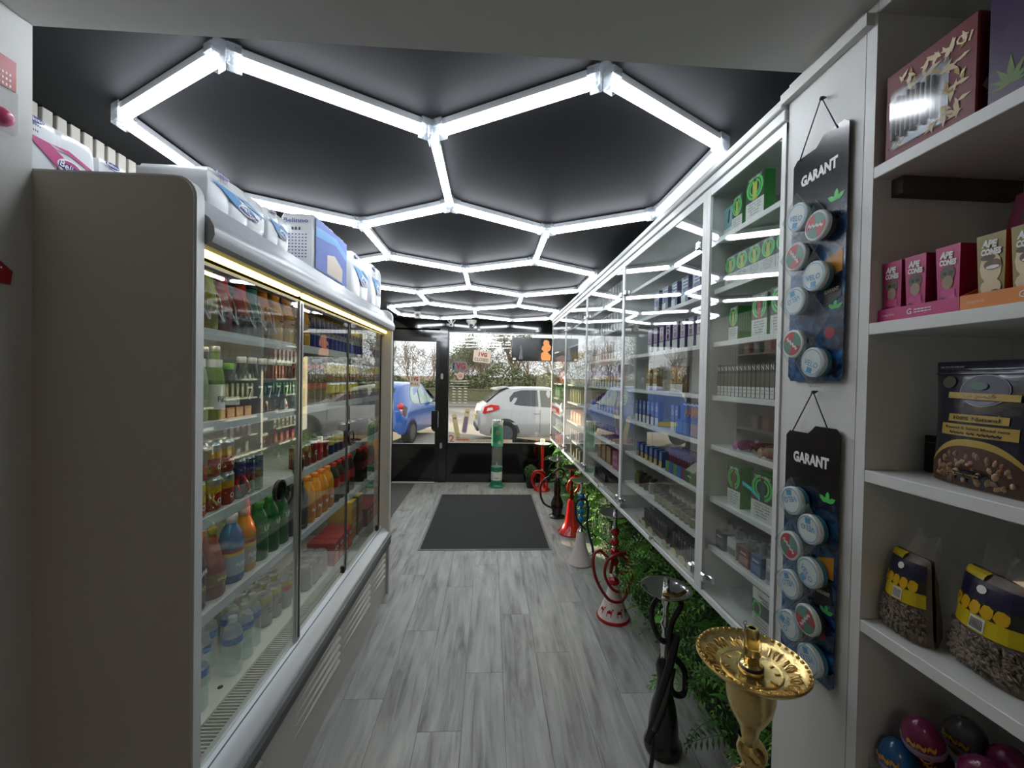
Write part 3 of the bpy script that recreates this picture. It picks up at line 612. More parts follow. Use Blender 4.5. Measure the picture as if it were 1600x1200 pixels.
# ---------------------------------------------------------------- paper packs on the fridge
wrapm = mat('paper_wrap', '#c9cccf', .3, bump=.15, nscale=14); pink = P('wrap_pink', '#a83a72', .55); sky = P('wrap_blue', '#3f86c0', .55); navy = P('logo_navy', '#1f2378', .55); roy = P('wrap_royal', '#174a9e', .55); tan = P('print_tan', '#8d7a5e', .4)
def pack(label, loc, w_, d_, h_, kind, nroll=2, rz=PI/2):
    t = thing('kitchen_roll_pack' if kind == 'kitchen' else 'toilet_roll_pack', label, 'paper pack', loc, rz, 'paper roll packs on the fridge')
    m = MB(); R_ = w_/nroll/2; N = 8; rows = []
    out = []
    for k in range(nroll):
        cx = -w_/2+R_*(2*k+1)
        out += [(cx+R_*math.cos(PI+PI*j/N)*.985, -d_/2+R_*.14+R_*.14*math.sin(PI+PI*j/N)) for j in range(N+1)]
    out += [(x, -y) for x, y in reversed(out)]
    lv = [(0, .93), (.02, .99), (h_*.3, 1.0), (h_*.62, 1.0), (h_-.025, .985), (h_-.006, .93), (h_, .80)]
    nn = len(out); vs = [(x*s_, y*s_, z_+rnd.uniform(-.0015, .0015)) for z_, s_ in lv for x, y in out]
    fs = [[i*nn+j, i*nn+(j+1) % nn, (i+1)*nn+(j+1) % nn, (i+1)*nn+j] for i in range(len(lv)-1) for j in range(nn)]
    fs += [list(range(nn))[::-1], [(len(lv)-1)*nn+j for j in range(nn)]]
    m.add(vs, fs).build('wrap', wrapm, t, 60)
    y = -d_/2-.002
    c2 = pink if kind == 'pink' else sky if kind == 'blue' else roy
    lift = .30 if kind in ('pink', 'blue') else 0
    def flat(name, pts, mm, dy=0):
        pts = [(a, lift+(1-lift)*b) for a, b in pts] if lift and name != 'back' else pts
        MB().add([(a*w_, y-.0012-dy, b*h_) for a, b in pts], [list(range(len(pts)))]).build(name, mm, t, 0)
    if kind in ('pink', 'blue'):
        flat('swoosh_print', [(-.5, .52), (-.14, .52), (.02, .38), (.16, .10), (.0, .06), (-.2, .26), (-.34, .42)][::-1], c2)
        flat('swoosh_print', [(-.14, .52), (.1, .49), (.45, .33), (.47, .38), (.1, .57)], c2)
        flat('ring_print', [(x, z_) for x, z_ in arc(.12, .20, .17, 0, 2*PI, 20)][:-1], PAPER, .0004); flat('ring_print', [(x, z_) for x, z_ in arc(.12, .20, .14, 0, 2*PI, 20)][:-1], c2, .0008)
        flat('logo_print', [(-.04, .14), (.30, .02), (.32, .15), (.18, .25), (-.02, .27)], navy, .0012)
        text(t, 'Belinno', PAPER, w_*.34, h_*.11, y-.003, w_*.15, h_*(.3+.7*.17), tilt=-.25)
        text(t, '2', c2, w_*.06, h_*.08, y-.003, w_*.36, h_*.5)
    else:
        flat('scene_print', [(-.46, .05), (.46, .05), (.46, .94), (-.46, .94)], roy)
        flat('scene_print', [(-.46, .60), (.1, .72), (.46, .56), (.46, .70), (.1, .86), (-.46, .78)], sky, .0004)
        flat('scene_print', [(-.16, .08), (.3, .08), (.32, .34), (.06, .50), (-.16, .42)], tan, .0006)
        for q in range(8): text(t, 'IIIIIII', navy, d_*.62, h_*.018, -w_/2-.0035, 0, h_*(.60-.055*q)).rotation_euler = (0, 0, -PI/2)
        text(t, 'Belinno', navy, d_*.7, h_*.07, -w_/2-.0035, 0, h_*.84).rotation_euler = (0, 0, -PI/2); text(t, 'III', INK, d_*.25, h_*.05, -w_/2-.0035, 0, h_*.70).rotation_euler = (0, 0, -PI/2)
        return t
    x = -.32*w_
    MB().add([(x+w_*.12*math.cos(a), y-.0016, h_*.9+h_*.045*math.sin(a)) for a in [2*PI*k/16 for k in range(16)]], [list(range(16))]).build('logo_print', navy, t, 0)
    text(t, 'Belinno', PAPER, w_*.2, h_*.05, y-.003, x, h_*.9); text(t, 'IIIIII', navy, w_*.14, h_*.02, y-.003, x, h_*.82); text(t, 'IIII', INK, w_*.08, h_*.03, y-.003, x, h_*.74)
    return t
TOP = 2.014
pack('pink and white toilet roll pack beside the back room wall', (-1.235, 1.135, TOP), .20, .20, .17, 'pink')
pack('second pink and white toilet roll pack, further from the wall', (-1.235, 1.345, TOP), .20, .20, .16, 'pink')
pack('blue and white toilet roll pack above the first fridge door', (-.89, 1.325, TOP), .29, .20, .12, 'blue', 3)
pack('narrow blue toilet roll pack between the larger blue one and kitchen rolls', (-.89, 1.56, TOP), .15, .20, .13, 'blue', 2)
pack('royal blue kitchen roll pack with a brown picture', (-.865, 2.06, TOP), .42, .15, .255, 'kitchen', 3)
pack('sky blue kitchen roll pack, second from the far end', (-.865, 2.52, TOP), .32, .15, .25, 'blue', 2)
pack('sky blue kitchen roll pack at the far end of the fridge', (-.855, 2.815, TOP), .25, .15, .27, 'blue', 2)
# ---------------------------------------------------------------- wall cabinets with glass doors
XC = .78; CZ0, CZ1 = .775, 2.245
CS = [2.062, 1.882, 1.692, 1.502, 1.325, 1.137, .962, .797]      # shelf tops, uppermost first; the last is the cabinet floor
CY = [(1.052, 1.445), (1.445, 2.37), (2.37, 3.29), (3.29, 4.21), (4.21, 5.13)]
CLAB = ['narrow white single-door glass cabinet beside the white column', 'white two-door glass cabinet next to the narrow one',
        'white two-door glass cabinet, middle one of five on the wall', 'white two-door glass cabinet, last but one before the window', 'sunlit white two-door glass cabinet by the shop window']
CSG = [z+.0007 for z in CS]
CN = ['narrow cabinet', 'second cabinet', 'middle cabinet', 'fourth cabinet', 'window cabinet']
shm, panm = {}, {}
for ci, (a, b) in enumerate(CY):
    t = thing('glass_cabinet', CLAB[ci], 'cabinet', (.92, (a+b)/2, CZ0), 0, 'white glass cabinets along the wall')
    a += .0004; b -= .0004
    MB().box(1.045, a, CZ0, 1.06, b, CZ1).wb('back_panel', WHITE, t, 0)
    for y0, y1 in ((a, a+.016), (b-.016, b)): MB().box(.788, y0, CZ0, 1.045, y1, CZ1).wb('side_panel', WHITE, t, 0)
    MB().box(.788, a+.016, CZ1-.018, 1.045, b-.016, CZ1).wb('top_panel', WHITE, t, 0)
    MB().bbox(.776, a, CZ0, 1.045, b, CS[7], .002).wb('bottom_panel', WHITE, t, 0)
    for z in CS[:7]: MB().bbox(.80, a+.016, z-.018, 1.045, b-.016, z, .0015).wb('shelf', WHITE, t, 0)
    m = MB()
    m.box(.776, b-.020, CS[7], .788, b, CZ1).box(.776, a, CS[7], .788, a+(.030 if ci == 1 else .016), CZ1)
    m.box(.7766, a, CZ1-.03, .7875, b, CZ1-.0005); m.wb('front_frame', WHITE, t, 0)
    ds = [(a+.004, b-.024)] if ci == 0 else [(a+.034 if ci == 1 else a+.02, (a+b)/2-.002), ((a+b)/2+.002, b-.02)]
    for k, (y0, y1) in enumerate(ds):
        dd = MB().box(.7805, y0, CS[7]-.006, .7855, y1, CZ1-.032).wb('glass_door', DOORG, t, 0)
        hy = y1 if (k == 1 or ci == 0) else y0; sg = -1 if hy == y1 else 1
        for z in ((2.06, .845) if ci else (.85,)):
            hb = MB().bbox(.766, min(hy, hy+sg*.03), z-.016, .7805, max(hy, hy+sg*.03), z+.016, .005).bbox(.787, min(hy-sg*.01, hy+sg*.045), z-.012, .80, max(hy-sg*.01, hy+sg*.045), z+.012, .004).wb('hinge', CHROME, dd)
        ky = y0+.035 if (k == 1 or ci == 0) else y1-.035
        if k == 0: MB().lathe([(.006, 0), (.006, .008), (.010, .012), (.010, .016), (.001, .017)], 12).build('knob', CHROME, dd).matrix_local = Matrix.Translation(Vector((.7805, ky, CS[7]+.01))-t.location) @ Matrix.Rotation(-PI/2, 4, 'Y')
    MB().box(.783, a+.02, CS[7]+.001, .786, b-.02, CS[7]+.004).wb('door_seal', CHROME, t, 0)
    # row of glass shelf pins is too small to see
MB_ = MB().prism([(.79, 2.245), (.776, 2.245), (.776, 2.262), (.79, 2.262)], 'y', 1.055, 5.13)
t = thing('cabinet_cornice', 'long white cornice board running along the top of the glass cabinets', 'cornice', (.9, 3.1, 2.245))
MB().box(.79, 1.055, 2.2455, 1.06, 5.13, 2.30).wb('top_board', WHITE, t, 0)
MB().bbox(.772, 1.055, 2.252, .79, 5.14, 2.282, .002).wb('lower_moulding', WHITE, t, 0); MB().bbox(.762, 1.055, 2.284, .792, 5.15, 2.309, .003).wb('upper_moulding', WMETAL, t, 0)
# ---------------------------------------------------------------- goods in the cabinets
GC = 'goods in the glass cabinets'
VG = P('box_green', '#2f9a3c', .35); VB = P('box_charcoal', '#23282a', .4); VL = P('print_lime', '#4fc25c', .35); VY = P('print_yellow_green', '#a5b13a', .4); WARN = P('warning_white', '#cfd2d0', .5); GINK = P('ink_mid', '#5a5d60', .5)
def vape_box(label, w_, d_, h_, title=True, cyan=False, mid=None, small=False):
    t = thing('vape_box', label, 'box'); MB().bbox(-w_/2, -d_/2, 0, w_/2, d_/2, h_, .001).build('carton', VG, t, 0)
    y = -d_/2
    MB().box(-w_/2, y-.0006, h_*.40, w_/2, y, h_).build('front_print', VB, t, 0)
    MB().box(-w_/2, y-.0008, 0, w_/2, y, h_*.40).build('warning_label', WARN, t, 0)
    for q in range(4 if small else 5): text(t, ['IIIIIII IIII', 'IIIII IIIIII', 'IIIIII III', 'III IIIIII', 'IIIIIII'][q], INK, w_*[.62, .72, .66, .5, .45][q], h_*.026, y-.0012, 0, h_*(.335-.062*q))
    for s in (-1, 1):
        m = MB()
        for r0, r1, mm in ((.36, .46, 0), (.25, .32, 0), ):
            A = [PI/2+s*.12+ s*(.1+2.6*k/10) for k in range(11)]
            vs = [(r*w_*math.cos(a)*1.0, y-.0012, h_*.70+r*h_*.62*math.sin(a)) for a in A for r in (r0, r1)]
            m.add(vs, [[2*k, 2*k+1, 2*k+3, 2*k+2] if s < 0 else [2*k, 2*k+2, 2*k+3, 2*k+1] for k in range(10)])
        m.build('swirl_print', VL, t, 0)
    MB().box(-w_*.12, y-.0012, h_*.42, w_*.12, y-.0004, h_*.84).build('device_print', mid or VY, t, 0)
    if title: text(t, 'VAPORESSO', WARN, w_*.74, h_*.055, y-.0014, 0, h_*.935)
    if cyan: MB().prism([(-w_*.9, h_*.62), (-w_*.45, h_*.55), (-w_*.05, h_*.42), (-w_*.05, h_*.50), (-w_*.45, h_*.63), (-w_*.9, h_*.70)], 'y', y-.004, y-.003).build('cyan_print', P('print_cyan', '#2fc6c9', .3), t, 0)
    return t
def setg(o, loc, rz=-PI/2, group=GC):
    o.location = loc; o.rotation_euler = (0, 0, rz); o['group'] = group; return o
# narrow cabinet
z0 = CSG[0]
t = thing('thin_box', 'pale blue thin box at the back of the narrow cabinet top shelf', 'box'); MB().bbox(-.03, -.012, 0, .03, .012, .105, .001).build('carton', P('box_paleblue', '#7fb0b8', .4), t, 0)
MB().box(-.03, -.0128, 0, .03, -.012, .03).build('warning_label', WARN, t, 0); MB().prism([(-.006, .05), (.0, .048), (.006, .09), (.001, .092)], 'y', -.0132, -.0125).build('device_print', INK, t, 0); setg(t, (.84, 1.395, z0))
setg(vape_box('green vape box, smaller of two on the narrow cabinet top shelf', .055, .03, .115), (.835, 1.335, z0))
setg(vape_box('green vape box, larger of two on the narrow cabinet top shelf', .085, .035, .13), (.825, 1.225, z0))
v = vape_box('', .062, .028, .098)
for i, y in enumerate((1.355, 1.292, 1.229, 1.166, 1.102)):
    o = v if i == 0 else dup(v, (0, 0, 0)); setg(o, (.828, y, CSG[1])); o['label'] = f'small green vape box, {ORD[i]} from the post, second shelf of narrow cabinet'
setg(vape_box('green vape box with side showing by the post, third shelf of narrow cabinet', .05, .055, .115, small=True), (.85, 1.345, CSG[2]))
setg(vape_box('clear-topped green vape box, middle of third shelf of narrow cabinet', .07, .03, .13, mid=P('device_red', '#b0483f', .4)), (.83, 1.2, CSG[2]))
setg(vape_box('clear-topped green vape box beside the column, third shelf of narrow cabinet', .075, .03, .135), (.83, 1.112, CSG[2]))
nb = P('box_black', '#161718', .4); olive = P('box_olive', '#4b4a3e', .4)
t = thing('slim_box', '', 'box'); MB().bbox(-.0095, -.012, 0, .0095, .012, .108, .0008).build('carton', nb, t, 0)
MB().box(-.0093, -.0126, .036, .0093, -.012, .078).build('front_print', olive, t, 0); MB().box(-.0085, -.0126, .001, .0085, -.012, .034).build('warning_label', WARN, t, 0)
text(t, 'N', WARN, .013, .016, -.0131, 0, .094); text(t, 'III', GINK, .011, .003, -.0131, 0, .024); text(t, 'III', GINK, .011, .003, -.0131, 0, .014)
for i in range(17):
    o = t if i == 0 else dup(t, (0, 0, 0)); setg(o, (.828, 1.412-.0212*i, CSG[3])); o['label'] = f'slim black N box, {ORD[i]} from the post, fourth shelf of narrow cabinet'
setg(vape_box('green vape box by the post, sixth shelf of narrow cabinet', .07, .045, .135, mid=P('device_brown', '#6d3a31', .4)), (.84, 1.31, CSG[5]))
setg(vape_box('large green vape box with cyan streak, sixth shelf of narrow cabinet', .10, .05, .14, cyan=True, mid=P('device_teal', '#1f4a50', .3)), (.84, 1.165, CSG[5]))
# candy-like foil packs on the fifth shelf
for i, (c, y, x, r) in enumerate((('#c27fb4', 1.30, .85, .3), ('#7a2f3c', 1.24, .88, -.2), ('#8d5c5c', 1.19, .86, .4), ('#b9a58a', 1.15, .84, .1), ('#933a55', 1.12, .90, -.3), ('#9b9ba4', 1.09, .85, .2))):
    t = thing('foil_pack', f'crinkled {["pink","maroon","brown red","beige","wine red","silver"][i]} foil pack on the fifth shelf of narrow cabinet', 'packet')
    m = MB().lathe([(.002, -.052), (.015, -.05), (.004, -.042), (.015, -.028), (.017, 0), (.015, .028), (.004, .042), (.015, .05), (.002, .052)], 9, 0, (0, 0, 0), 1, .7)
    o = m.build('wrapper', P('foil_'+c, c, .22, metal=.4, bump=.4, nscale=120), t); o.rotation_euler = (0, PI/2, 0); o.location = (0, 0, .018); setg(t, (x, y, CSG[4]), r)
for i, (c, y) in enumerate((('#b39a62', 1.165), ('#8d93a0', 1.125), ('#c4655f', 1.085))):
    t = thing('small_carton', f'{["tan","grey blue","coral"][i]} small carton standing behind foil packs, fifth shelf of narrow cabinet', 'box'); MB().bbox(-.018, -.012, 0, .018, .012, .075, .001).build('carton', P('car_'+c, c, .45), t, 0)
    MB().box(-.012, -.0126, .02, .012, -.012, .055).build('front_print', GINK, t, 0); setg(t, (.95, y, CSG[4]))
def tank_box(label, c, w_, d_, h_, band):
    """printed carton with a clear lid and a glass tank inside"""
    t = thing('tank_box', label, 'box'); MB().bbox(-w_/2, -d_/2, 0, w_/2, d_/2, h_*.58, .001).build('carton', P('tank_'+c, c, .4), t, 0)
    MB().box(-w_*.44, -d_/2-.0006, h_*.10, w_*.44, -d_/2, h_*.30).build('front_print', P('tank_print_'+band, band, .45), t, 0)
    text(t, '~~~', WARN, w_*.6, h_*.07, -d_/2-.001, 0, h_*.42)
    MB().bbox(-w_/2, -d_/2, h_*.585, w_/2, d_/2, h_, .004).build('clear_lid', ACRYL, t)
    MB().lathe([(.012, h_*.60), (.012, h_*.68), (.015, h_*.70), (.015, h_*.85), (.009, h_*.88), (.009, h_*.97)], 12).build('glass_tank', P('tank_metal', '#8c8b85', .25, metal=.5), t)
    return t
for i, (c, y, b_, nm, h_) in enumerate((('#1d2230', 1.385, '#55596a', 'black', .105), ('#b9bab6', 1.315, '#6b6e70', 'white', .105), ('#6d1f28', 1.25, '#8d6a68', 'maroon', .10), ('#243a6b', 1.19, '#4d6b9c', 'blue', .105), ('#a9abb0', 1.12, '#70747a', 'pale grey', .125))):
    setg(tank_box(f'{nm} tank box with clear lid, seventh shelf of narrow cabinet', c, .05, .055, h_, b_), (.845, y, CSG[6]))
t = thing('coil_box', 'tall white and green box leaning on the floor of narrow cabinet', 'box'); MB().bbox(-.055, -.03, 0, .055, .03, .14, .001).build('carton', VG, t, 0)
MB().box(-.055, -.0308, 0, .055, -.03, .14).build('front_print', WARN, t, 0); MB().box(-.055, -.0314, .065, .055, -.0306, .105).build('dark_print', VB, t, 0)
text(t, 'O', VL, .04, .05, -.0318, -.034, .083); text(t, 'VAPORESSO', INK, .06, .008, -.0318, 0, .122); text(t, 'IIIII', INK, .03, .006, -.0318, 0, .112)
for q in range(5): text(t, 'IIIIIIIII IIII', INK, .085, .0035, -.0316, 0, .054-.010*q)
setg(t, (.835, 1.125, CSG[7]))
t = thing('glass_ashtray', 'clear round glass dish on the floor of the narrow cabinet', 'dish', (.90, 1.30, CSG[7]), 0, GC)
MB().lathe([(.05, 0), (.075, .02), (.08, .035), (.074, .035), (.055, .012), (.001, .008)], 20).build('bowl', ACRYL, t); MB().lathe([(.018, .010), (.020, .05), (.014, .065), (.001, .068)], 12).build('knob', ACRYL, t)
# generic small goods for the larger cabinets
def carton(name, label, w_, d_, h_, body, prints=(), txt=None, cat='box'):
    t = thing(name, label, cat); MB().bbox(-w_/2, -d_/2, 0, w_/2, d_/2, h_, .001).build('carton', P('c_'+body, body, .4), t, 0)
    for x0, za, x1, zb, c in prints: MB().box(w_*x0, -d_/2-.0007, h_*za, w_*x1, -d_/2, h_*zb).build('front_print', P('c_'+c, c, .42), t, 0)
    if txt: text(t, txt[0], P('c_'+txt[1], txt[1], .42), w_*txt[2], h_*txt[3], -d_/2-.0012, 0, h_*txt[4])
    return t
def crow(proto, ci, si, n, y0, dy, x, desc, extra='', jit=.12, dz=0, start=0):
    sh = ['first', 'second', 'third', 'fourth', 'fifth', 'sixth', 'seventh', 'eighth'][si]
    for i in range(n):
        o = proto if i == 0 else dup(proto, (0, 0, 0))
        setg(o, (x, y0+dy*i, CSG[si]+dz), -PI/2+(rnd.random()-.5)*jit)
        o['label'] = f'{desc}, {ORD[start+i]} toward the window, {extra}{sh} shelf, {CN[ci]}' if n+start > 1 else f'{desc} on the {sh} shelf, {CN[ci]}'
# second cabinet
navy_ = [(-.5, 0, .5, .36, '#c3c7cc'), (-.36, .62, .36, .72, '#aab4cc'), (-.36, .78, .36, .88, '#aab4cc'), (-.10, .55, .10, .92, '#c6cddd')]
dkb = carton('navy_box', '', .062, .05, .115, '#1d2f66', [(-.5, 0, .1, .34, '#c3c7cc'), (-.36, .60, .4, .66, '#b4bed4'), (-.36, .72, .4, .78, '#b4bed4'), (-.36, .84, .4, .90, '#b4bed4'), (-.42, .36, -.2, .98, '#7f9cc4')])
crow(dkb, 1, 1, 6, 1.51, .098, .85, 'dark blue box with white bars')
tb = carton('tall_vape_box', '', .05, .03, .125, '#5a4b86', [(-.5, 0, .42, .36, '#c9ccca'), (-.42, .40, .42, .94, '#b7a6bb'), (-.2, .45, .2, .88, '#8a5f74')], ('O', '#d8d2d8', .5, .2, .7))
crow(tb, 1, 2, 9, 1.50, .072, .84, 'tall purple vape box')
ob_ = carton('orange_box', '', .055, .03, .115, '#7b5a3e', [(-.5, 0, .5, .30, '#bdbdb4'), (-.4, .35, .4, .92, '#b58b46'), (-.15, .4, .18, .85, '#6f3b34')], ('0', '#e0d2b0', .4, .3, .65))
crow(ob_, 1, 3, 2, 1.735, .062, .84, 'brown and gold vape box, pair'); crow(dup(ob_, (0, 0, 0)), 1, 3, 1, 1.495, .1, .84, 'brown and gold vape box by the post'); crow(dup(ob_, (0, 0, 0)), 1, 3, 2, 2.0, .09, .84, 'brown and gold vape box, far pair')
t = thing('display_carton', 'wide blue display carton with orange print, fifth shelf, second cabinet', 'carton'); MB().bbox(-.13, -.04, 0, .13, .04, .06, .001).bbox(-.13, -.02, .06, .13, .04, .135, .001).build('carton', P('disp_blue', '#3a64b4', .3), t, 0)
for k in range(4): MB().box(-.125+.064*k, -.0408, .006, -.068+.064*k, -.04, .054).build('front_print', P('disp_'+str(k), ['#4f7fc4', '#6a7fc0', '#a58a9a', '#3f9a8a'][k], .35), t, 0)
text(t, 'AAMMMS', P('disp_orange', '#d88a2c', .35), .17, .045, -.0212, -.0, .098); text(t, '~~~~~~', P('disp_pale', '#b9cdee', .35), .20, .012, -.0212, 0, .127)
setg(t, (.85, 1.60, CSG[4]))
sb = carton('slim_vape_box', '', .032, .03, .12, '#4a5f9c', [(-.5, 0, .5, .34, '#cdd0cf'), (-.4, .4, .4, .95, '#6e80b8')], ('O', '#d4d9e6', .6, .2, .7))
crow(sb, 1, 4, 2, 1.755, .038, .84, 'slim blue vape box', 'near the display carton, '); crow(dup(sb, (0, 0, 0)), 1, 4, 6, 1.97, .055, .84, 'slim blue vape box', 'far group, ')
t = thing('tray_of_pens', 'open display tray of purple-capped vapes, sixth shelf, second cabinet', 'display tray'); MB().box(-.10, -.05, 0, .10, .05, .004).box(-.10, -.05, .004, .10, -.047, .05).box(-.10, .047, .004, .10, .05, .09).build('tray', P('tray_blue', '#3b4f86', .4), t, 0)
for k in range(5): MB().box(-.095+.039*k, -.0508, .004, -.06+.039*k, -.05, .047).build('front_print', P('trayp'+str(k), ['#4f9a46', '#38509a', '#5a8a4a', '#3f5fa8', '#7a3f52'][k], .4), t, 0)
cm_ = [P('pen_cap', '#8d86b4', .3), P('pen_body', '#7d4356', .3)]
pen = MB().lathe([(.008, 0), (.008, .07), (.009, .072), (.009, .10), (.004, .104)], 10, [1, 1, 0, 0]).mesh('vape_pen', cm_, 50)
for k in range(10):
    for q in range(3): ob('vape_pen', pen, t, (-.09+.02*k, -.03+.03*q, .004))
setg(t, (.865, 1.735, CSG[5]))
def wedge_carton(label, y, c, mark):
    t = thing('wedge_carton', label, 'carton'); MB().prism([(-.05, 0), (.06, 0), (.06, .115), (.045, .115), (-.05, .05)], 'x', -.036, .036).build('carton', P('wedge_grey', '#a39f97', .45), t, 0)
    MB().box(-.034, -.0508, .004, .034, -.05, .047).build('front_print', P('w_'+c, c, .4), t, 0); text(t, mark, WARN, .03, .01, -.0514, 0, .028)
    text(t, '###', GINK, .025, .012, -.05, 0, .03).location = (0, .072, .075); setg(t, (.86, y, CSG[5]))
wedge_carton('grey wedge carton with maroon front by the post, sixth shelf, second cabinet', 1.515, '#6e2a40', '~'); wedge_carton('grey wedge carton with green front, sixth shelf, second cabinet', 1.595, '#3f6b35', '~')
t = carton('green_carton', 'small green carton lying by the post, sixth shelf, second cabinet', .05, .03, .028, '#1f5a40', [(-.4, .2, .4, .8, '#2d7a55')]); setg(t, (.815, 1.50, CSG[5]))
mix = carton('mixed_carton', '', .034, .04, .075, '#33508a', [(-.5, 0, .5, .4, '#b49a3c'), (-.4, .5, .4, .9, '#5d74b0')]); crow(mix, 1, 5, 6, 1.90, .06, .84, 'small blue and yellow carton')
def jar(label, c, lid, r=.018, h=.05):
    t = thing('spice_jar', label, 'jar'); MB().lathe([(r*.9, 0), (r, .003), (r, h*.72), (r*.7, h*.80)], 12).build('body', P('jar_'+c, c, .15, trans=.25), t); MB().lathe([(r*.8, h*.79), (r*.8, h), (r*.7, h+.001)], 12).build('lid', P('lid_'+lid, lid, .35), t); return t
j = jar('', '#8a8a5c', '#2b2b28'); crow(j, 1, 6, 11, 1.50, .044, .83, 'small jar of pale herbs', 'front row, ', dz=0)
j = jar('', '#75604a', '#c0b9a4', .02, .06); crow(j, 1, 6, 11, 1.50, .046, .885, 'brown jar with cream lid', 'second row, ')
t = thing('clear_case', 'clear acrylic case over the jar rows, seventh shelf, second cabinet', 'case', (.90, 1.63, CSG[6]), 0, GC); MB().bbox(.02, -.14, -.0004, .12, .14, .11, .004).build('case', ACRYL, t)
for i, y in enumerate((1.56, 1.62, 1.68)):
    j = jar(f'taller brown jar inside the clear case, {ORD[i]} toward the window', '#7a5348', '#2b2622', .024, .085); setg(j, (.975, y, CSG[6]))
for i, (y, c, l) in enumerate(((1.93, '#1f4a33', '#20241f'), (2.0, '#4a4a35', '#111111'), (2.07, '#8b8b88', '#222222'), (2.14, '#141414', '#333333'), (2.21, '#1b1b1b', '#101010'), (2.27, '#8d7c34', '#6a5f2c'))):
    j = jar(f'{["green","olive","grey","black","jet black","mustard"][i]} grinder jar at the far half of the seventh shelf, second cabinet', c, l, .025, .075); setg(j, (.86, y, CSG[6]))
lt = P('lighter_dark', '#2c2b2c', .3); 
def lighter_tray(label, ci, y, w_=.30):
    t = thing('lighter_tray', label, 'display tray'); MB().box(-w_/2, -.075, 0, w_/2, .09, .02).box(-w_/2, .087, .02, w_/2, .09, .06).build('tray', P('tray_brown', '#5a3f33', .5), t, 0)
    m = MB().bbox(-.011, -.006, 0, .011, .006, .045, .002).bbox(-.010, -.005, .0455, .010, .005, .055, .001).mesh('lighter', lt, 0)
    n = int(w_/.026)
    for k in range(n):
        for q in range(6): ob('lighter', m, t, (-w_/2+.015+.0258*k, -.06+.027*q, .02))
    setg(t, (.90, y, CSG[7])); return t
lighter_tray('dark lighters packed in a brown tray near the post, cabinet floor, second cabinet', 1, 1.64); lighter_tray('dark lighters packed in a brown tray, middle of cabinet floor, second cabinet', 1, 1.98)
cd = thing('price_card', '', 'card'); MB().prism([(-.028, 0), (.028, 0), (.028, .02), (.012, .032), (-.01, .03), (-.028, .022)], 'y', -.0008, .0008).build('card', P('cream_card', '#c9c39c', .5), cd, 0); MB().box(-.028, -.0008, 0, .028, .018, .0008).build('foot', P('cream_card', ''), cd, 0)
for i, y in enumerate((1.50, 1.565, 1.63, 1.71, 1.80, 1.96, 2.05, 2.14)):
    o = cd if i == 0 else dup(cd, (0, 0, 0)); setg(o, (.803, y, CSG[7])); o['label'] = f'cream price card, {ORD[i]} toward the window, floor of second cabinet'
# middle, fourth and window cabinets: rows of thin goods
def strip(ci, si, n, y0, dy, w_, h_, body, prints, desc, txt=None, x=.835, d_=.025): crow(carton('slim_box', '', w_, d_, h_, body, prints, txt), ci, si, n, y0, dy, x, desc, jit=.08)
wl3 = (-.5, 0, .5, .34, '#c6c9c8')
strip(2, 0, 14, 2.43, .06, .045, .12, '#8f9296', [(-.4, .4, .4, .95, '#5d6064'), wl3], 'grey blister card box')
strip(2, 1, 13, 2.43, .064, .045, .125, '#83878b', [(-.4, .42, .4, .9, '#6d6560'), wl3], 'grey and brown blister box')
strip(2, 2, 12, 2.44, .07, .048, .125, '#3a3d6b', [(-.4, .45, .1, .95, '#9a8d60'), wl3, (.1, .45, .4, .9, '#5d3f48')], 'indigo and gold box')
strip(2, 3, 12, 2.45, .068, .05, .11, '#4a4590', [(-.42, .35, .42, .72, '#b98e3a'), wl3, (-.15, .4, .1, .68, '#2d2d33')], 'violet and gold box')
strip(2, 4, 12, 2.45, .07, .045, .12, '#4a2a4a', [(-.4, .40, .4, .9, '#7a3560'), (-.5, 0, .5, .3, '#8a8fa8'), (-.1, .45, .2, .85, '#b06a8a')], 'plum and pink box')
j = jar('', '#5d3f78', '#8a6aa0', .03, .085); crow(j, 2, 5, 6, 2.52, .085, .85, 'purple lidded tub'); j = jar('', '#7a6a38', '#a58d4a', .028, .07); crow(j, 2, 5, 3, 3.04, .075, .85, 'gold lidded tub')
strip(2, 6, 2, 2.50, .13, .11, .115, '#b0527f', [(-.42, .2, .42, .8, '#c98aa8'), (-.3, .4, .3, .6, '#a03a6a')], 'large pink carton', None, .87, .08)
strip(2, 6, 3, 2.80, .12, .09, .12, '#9a7a56', [(-.42, .2, .42, .85, '#b0946a')], 'tan carton', None, .87, .07)
lighter_tray('dark lighters packed in a brown tray, cabinet floor, middle cabinet', 2, 2.62, .34); lighter_tray('dark lighters packed in a brown tray, far half of floor, middle cabinet', 2, 3.0, .3)
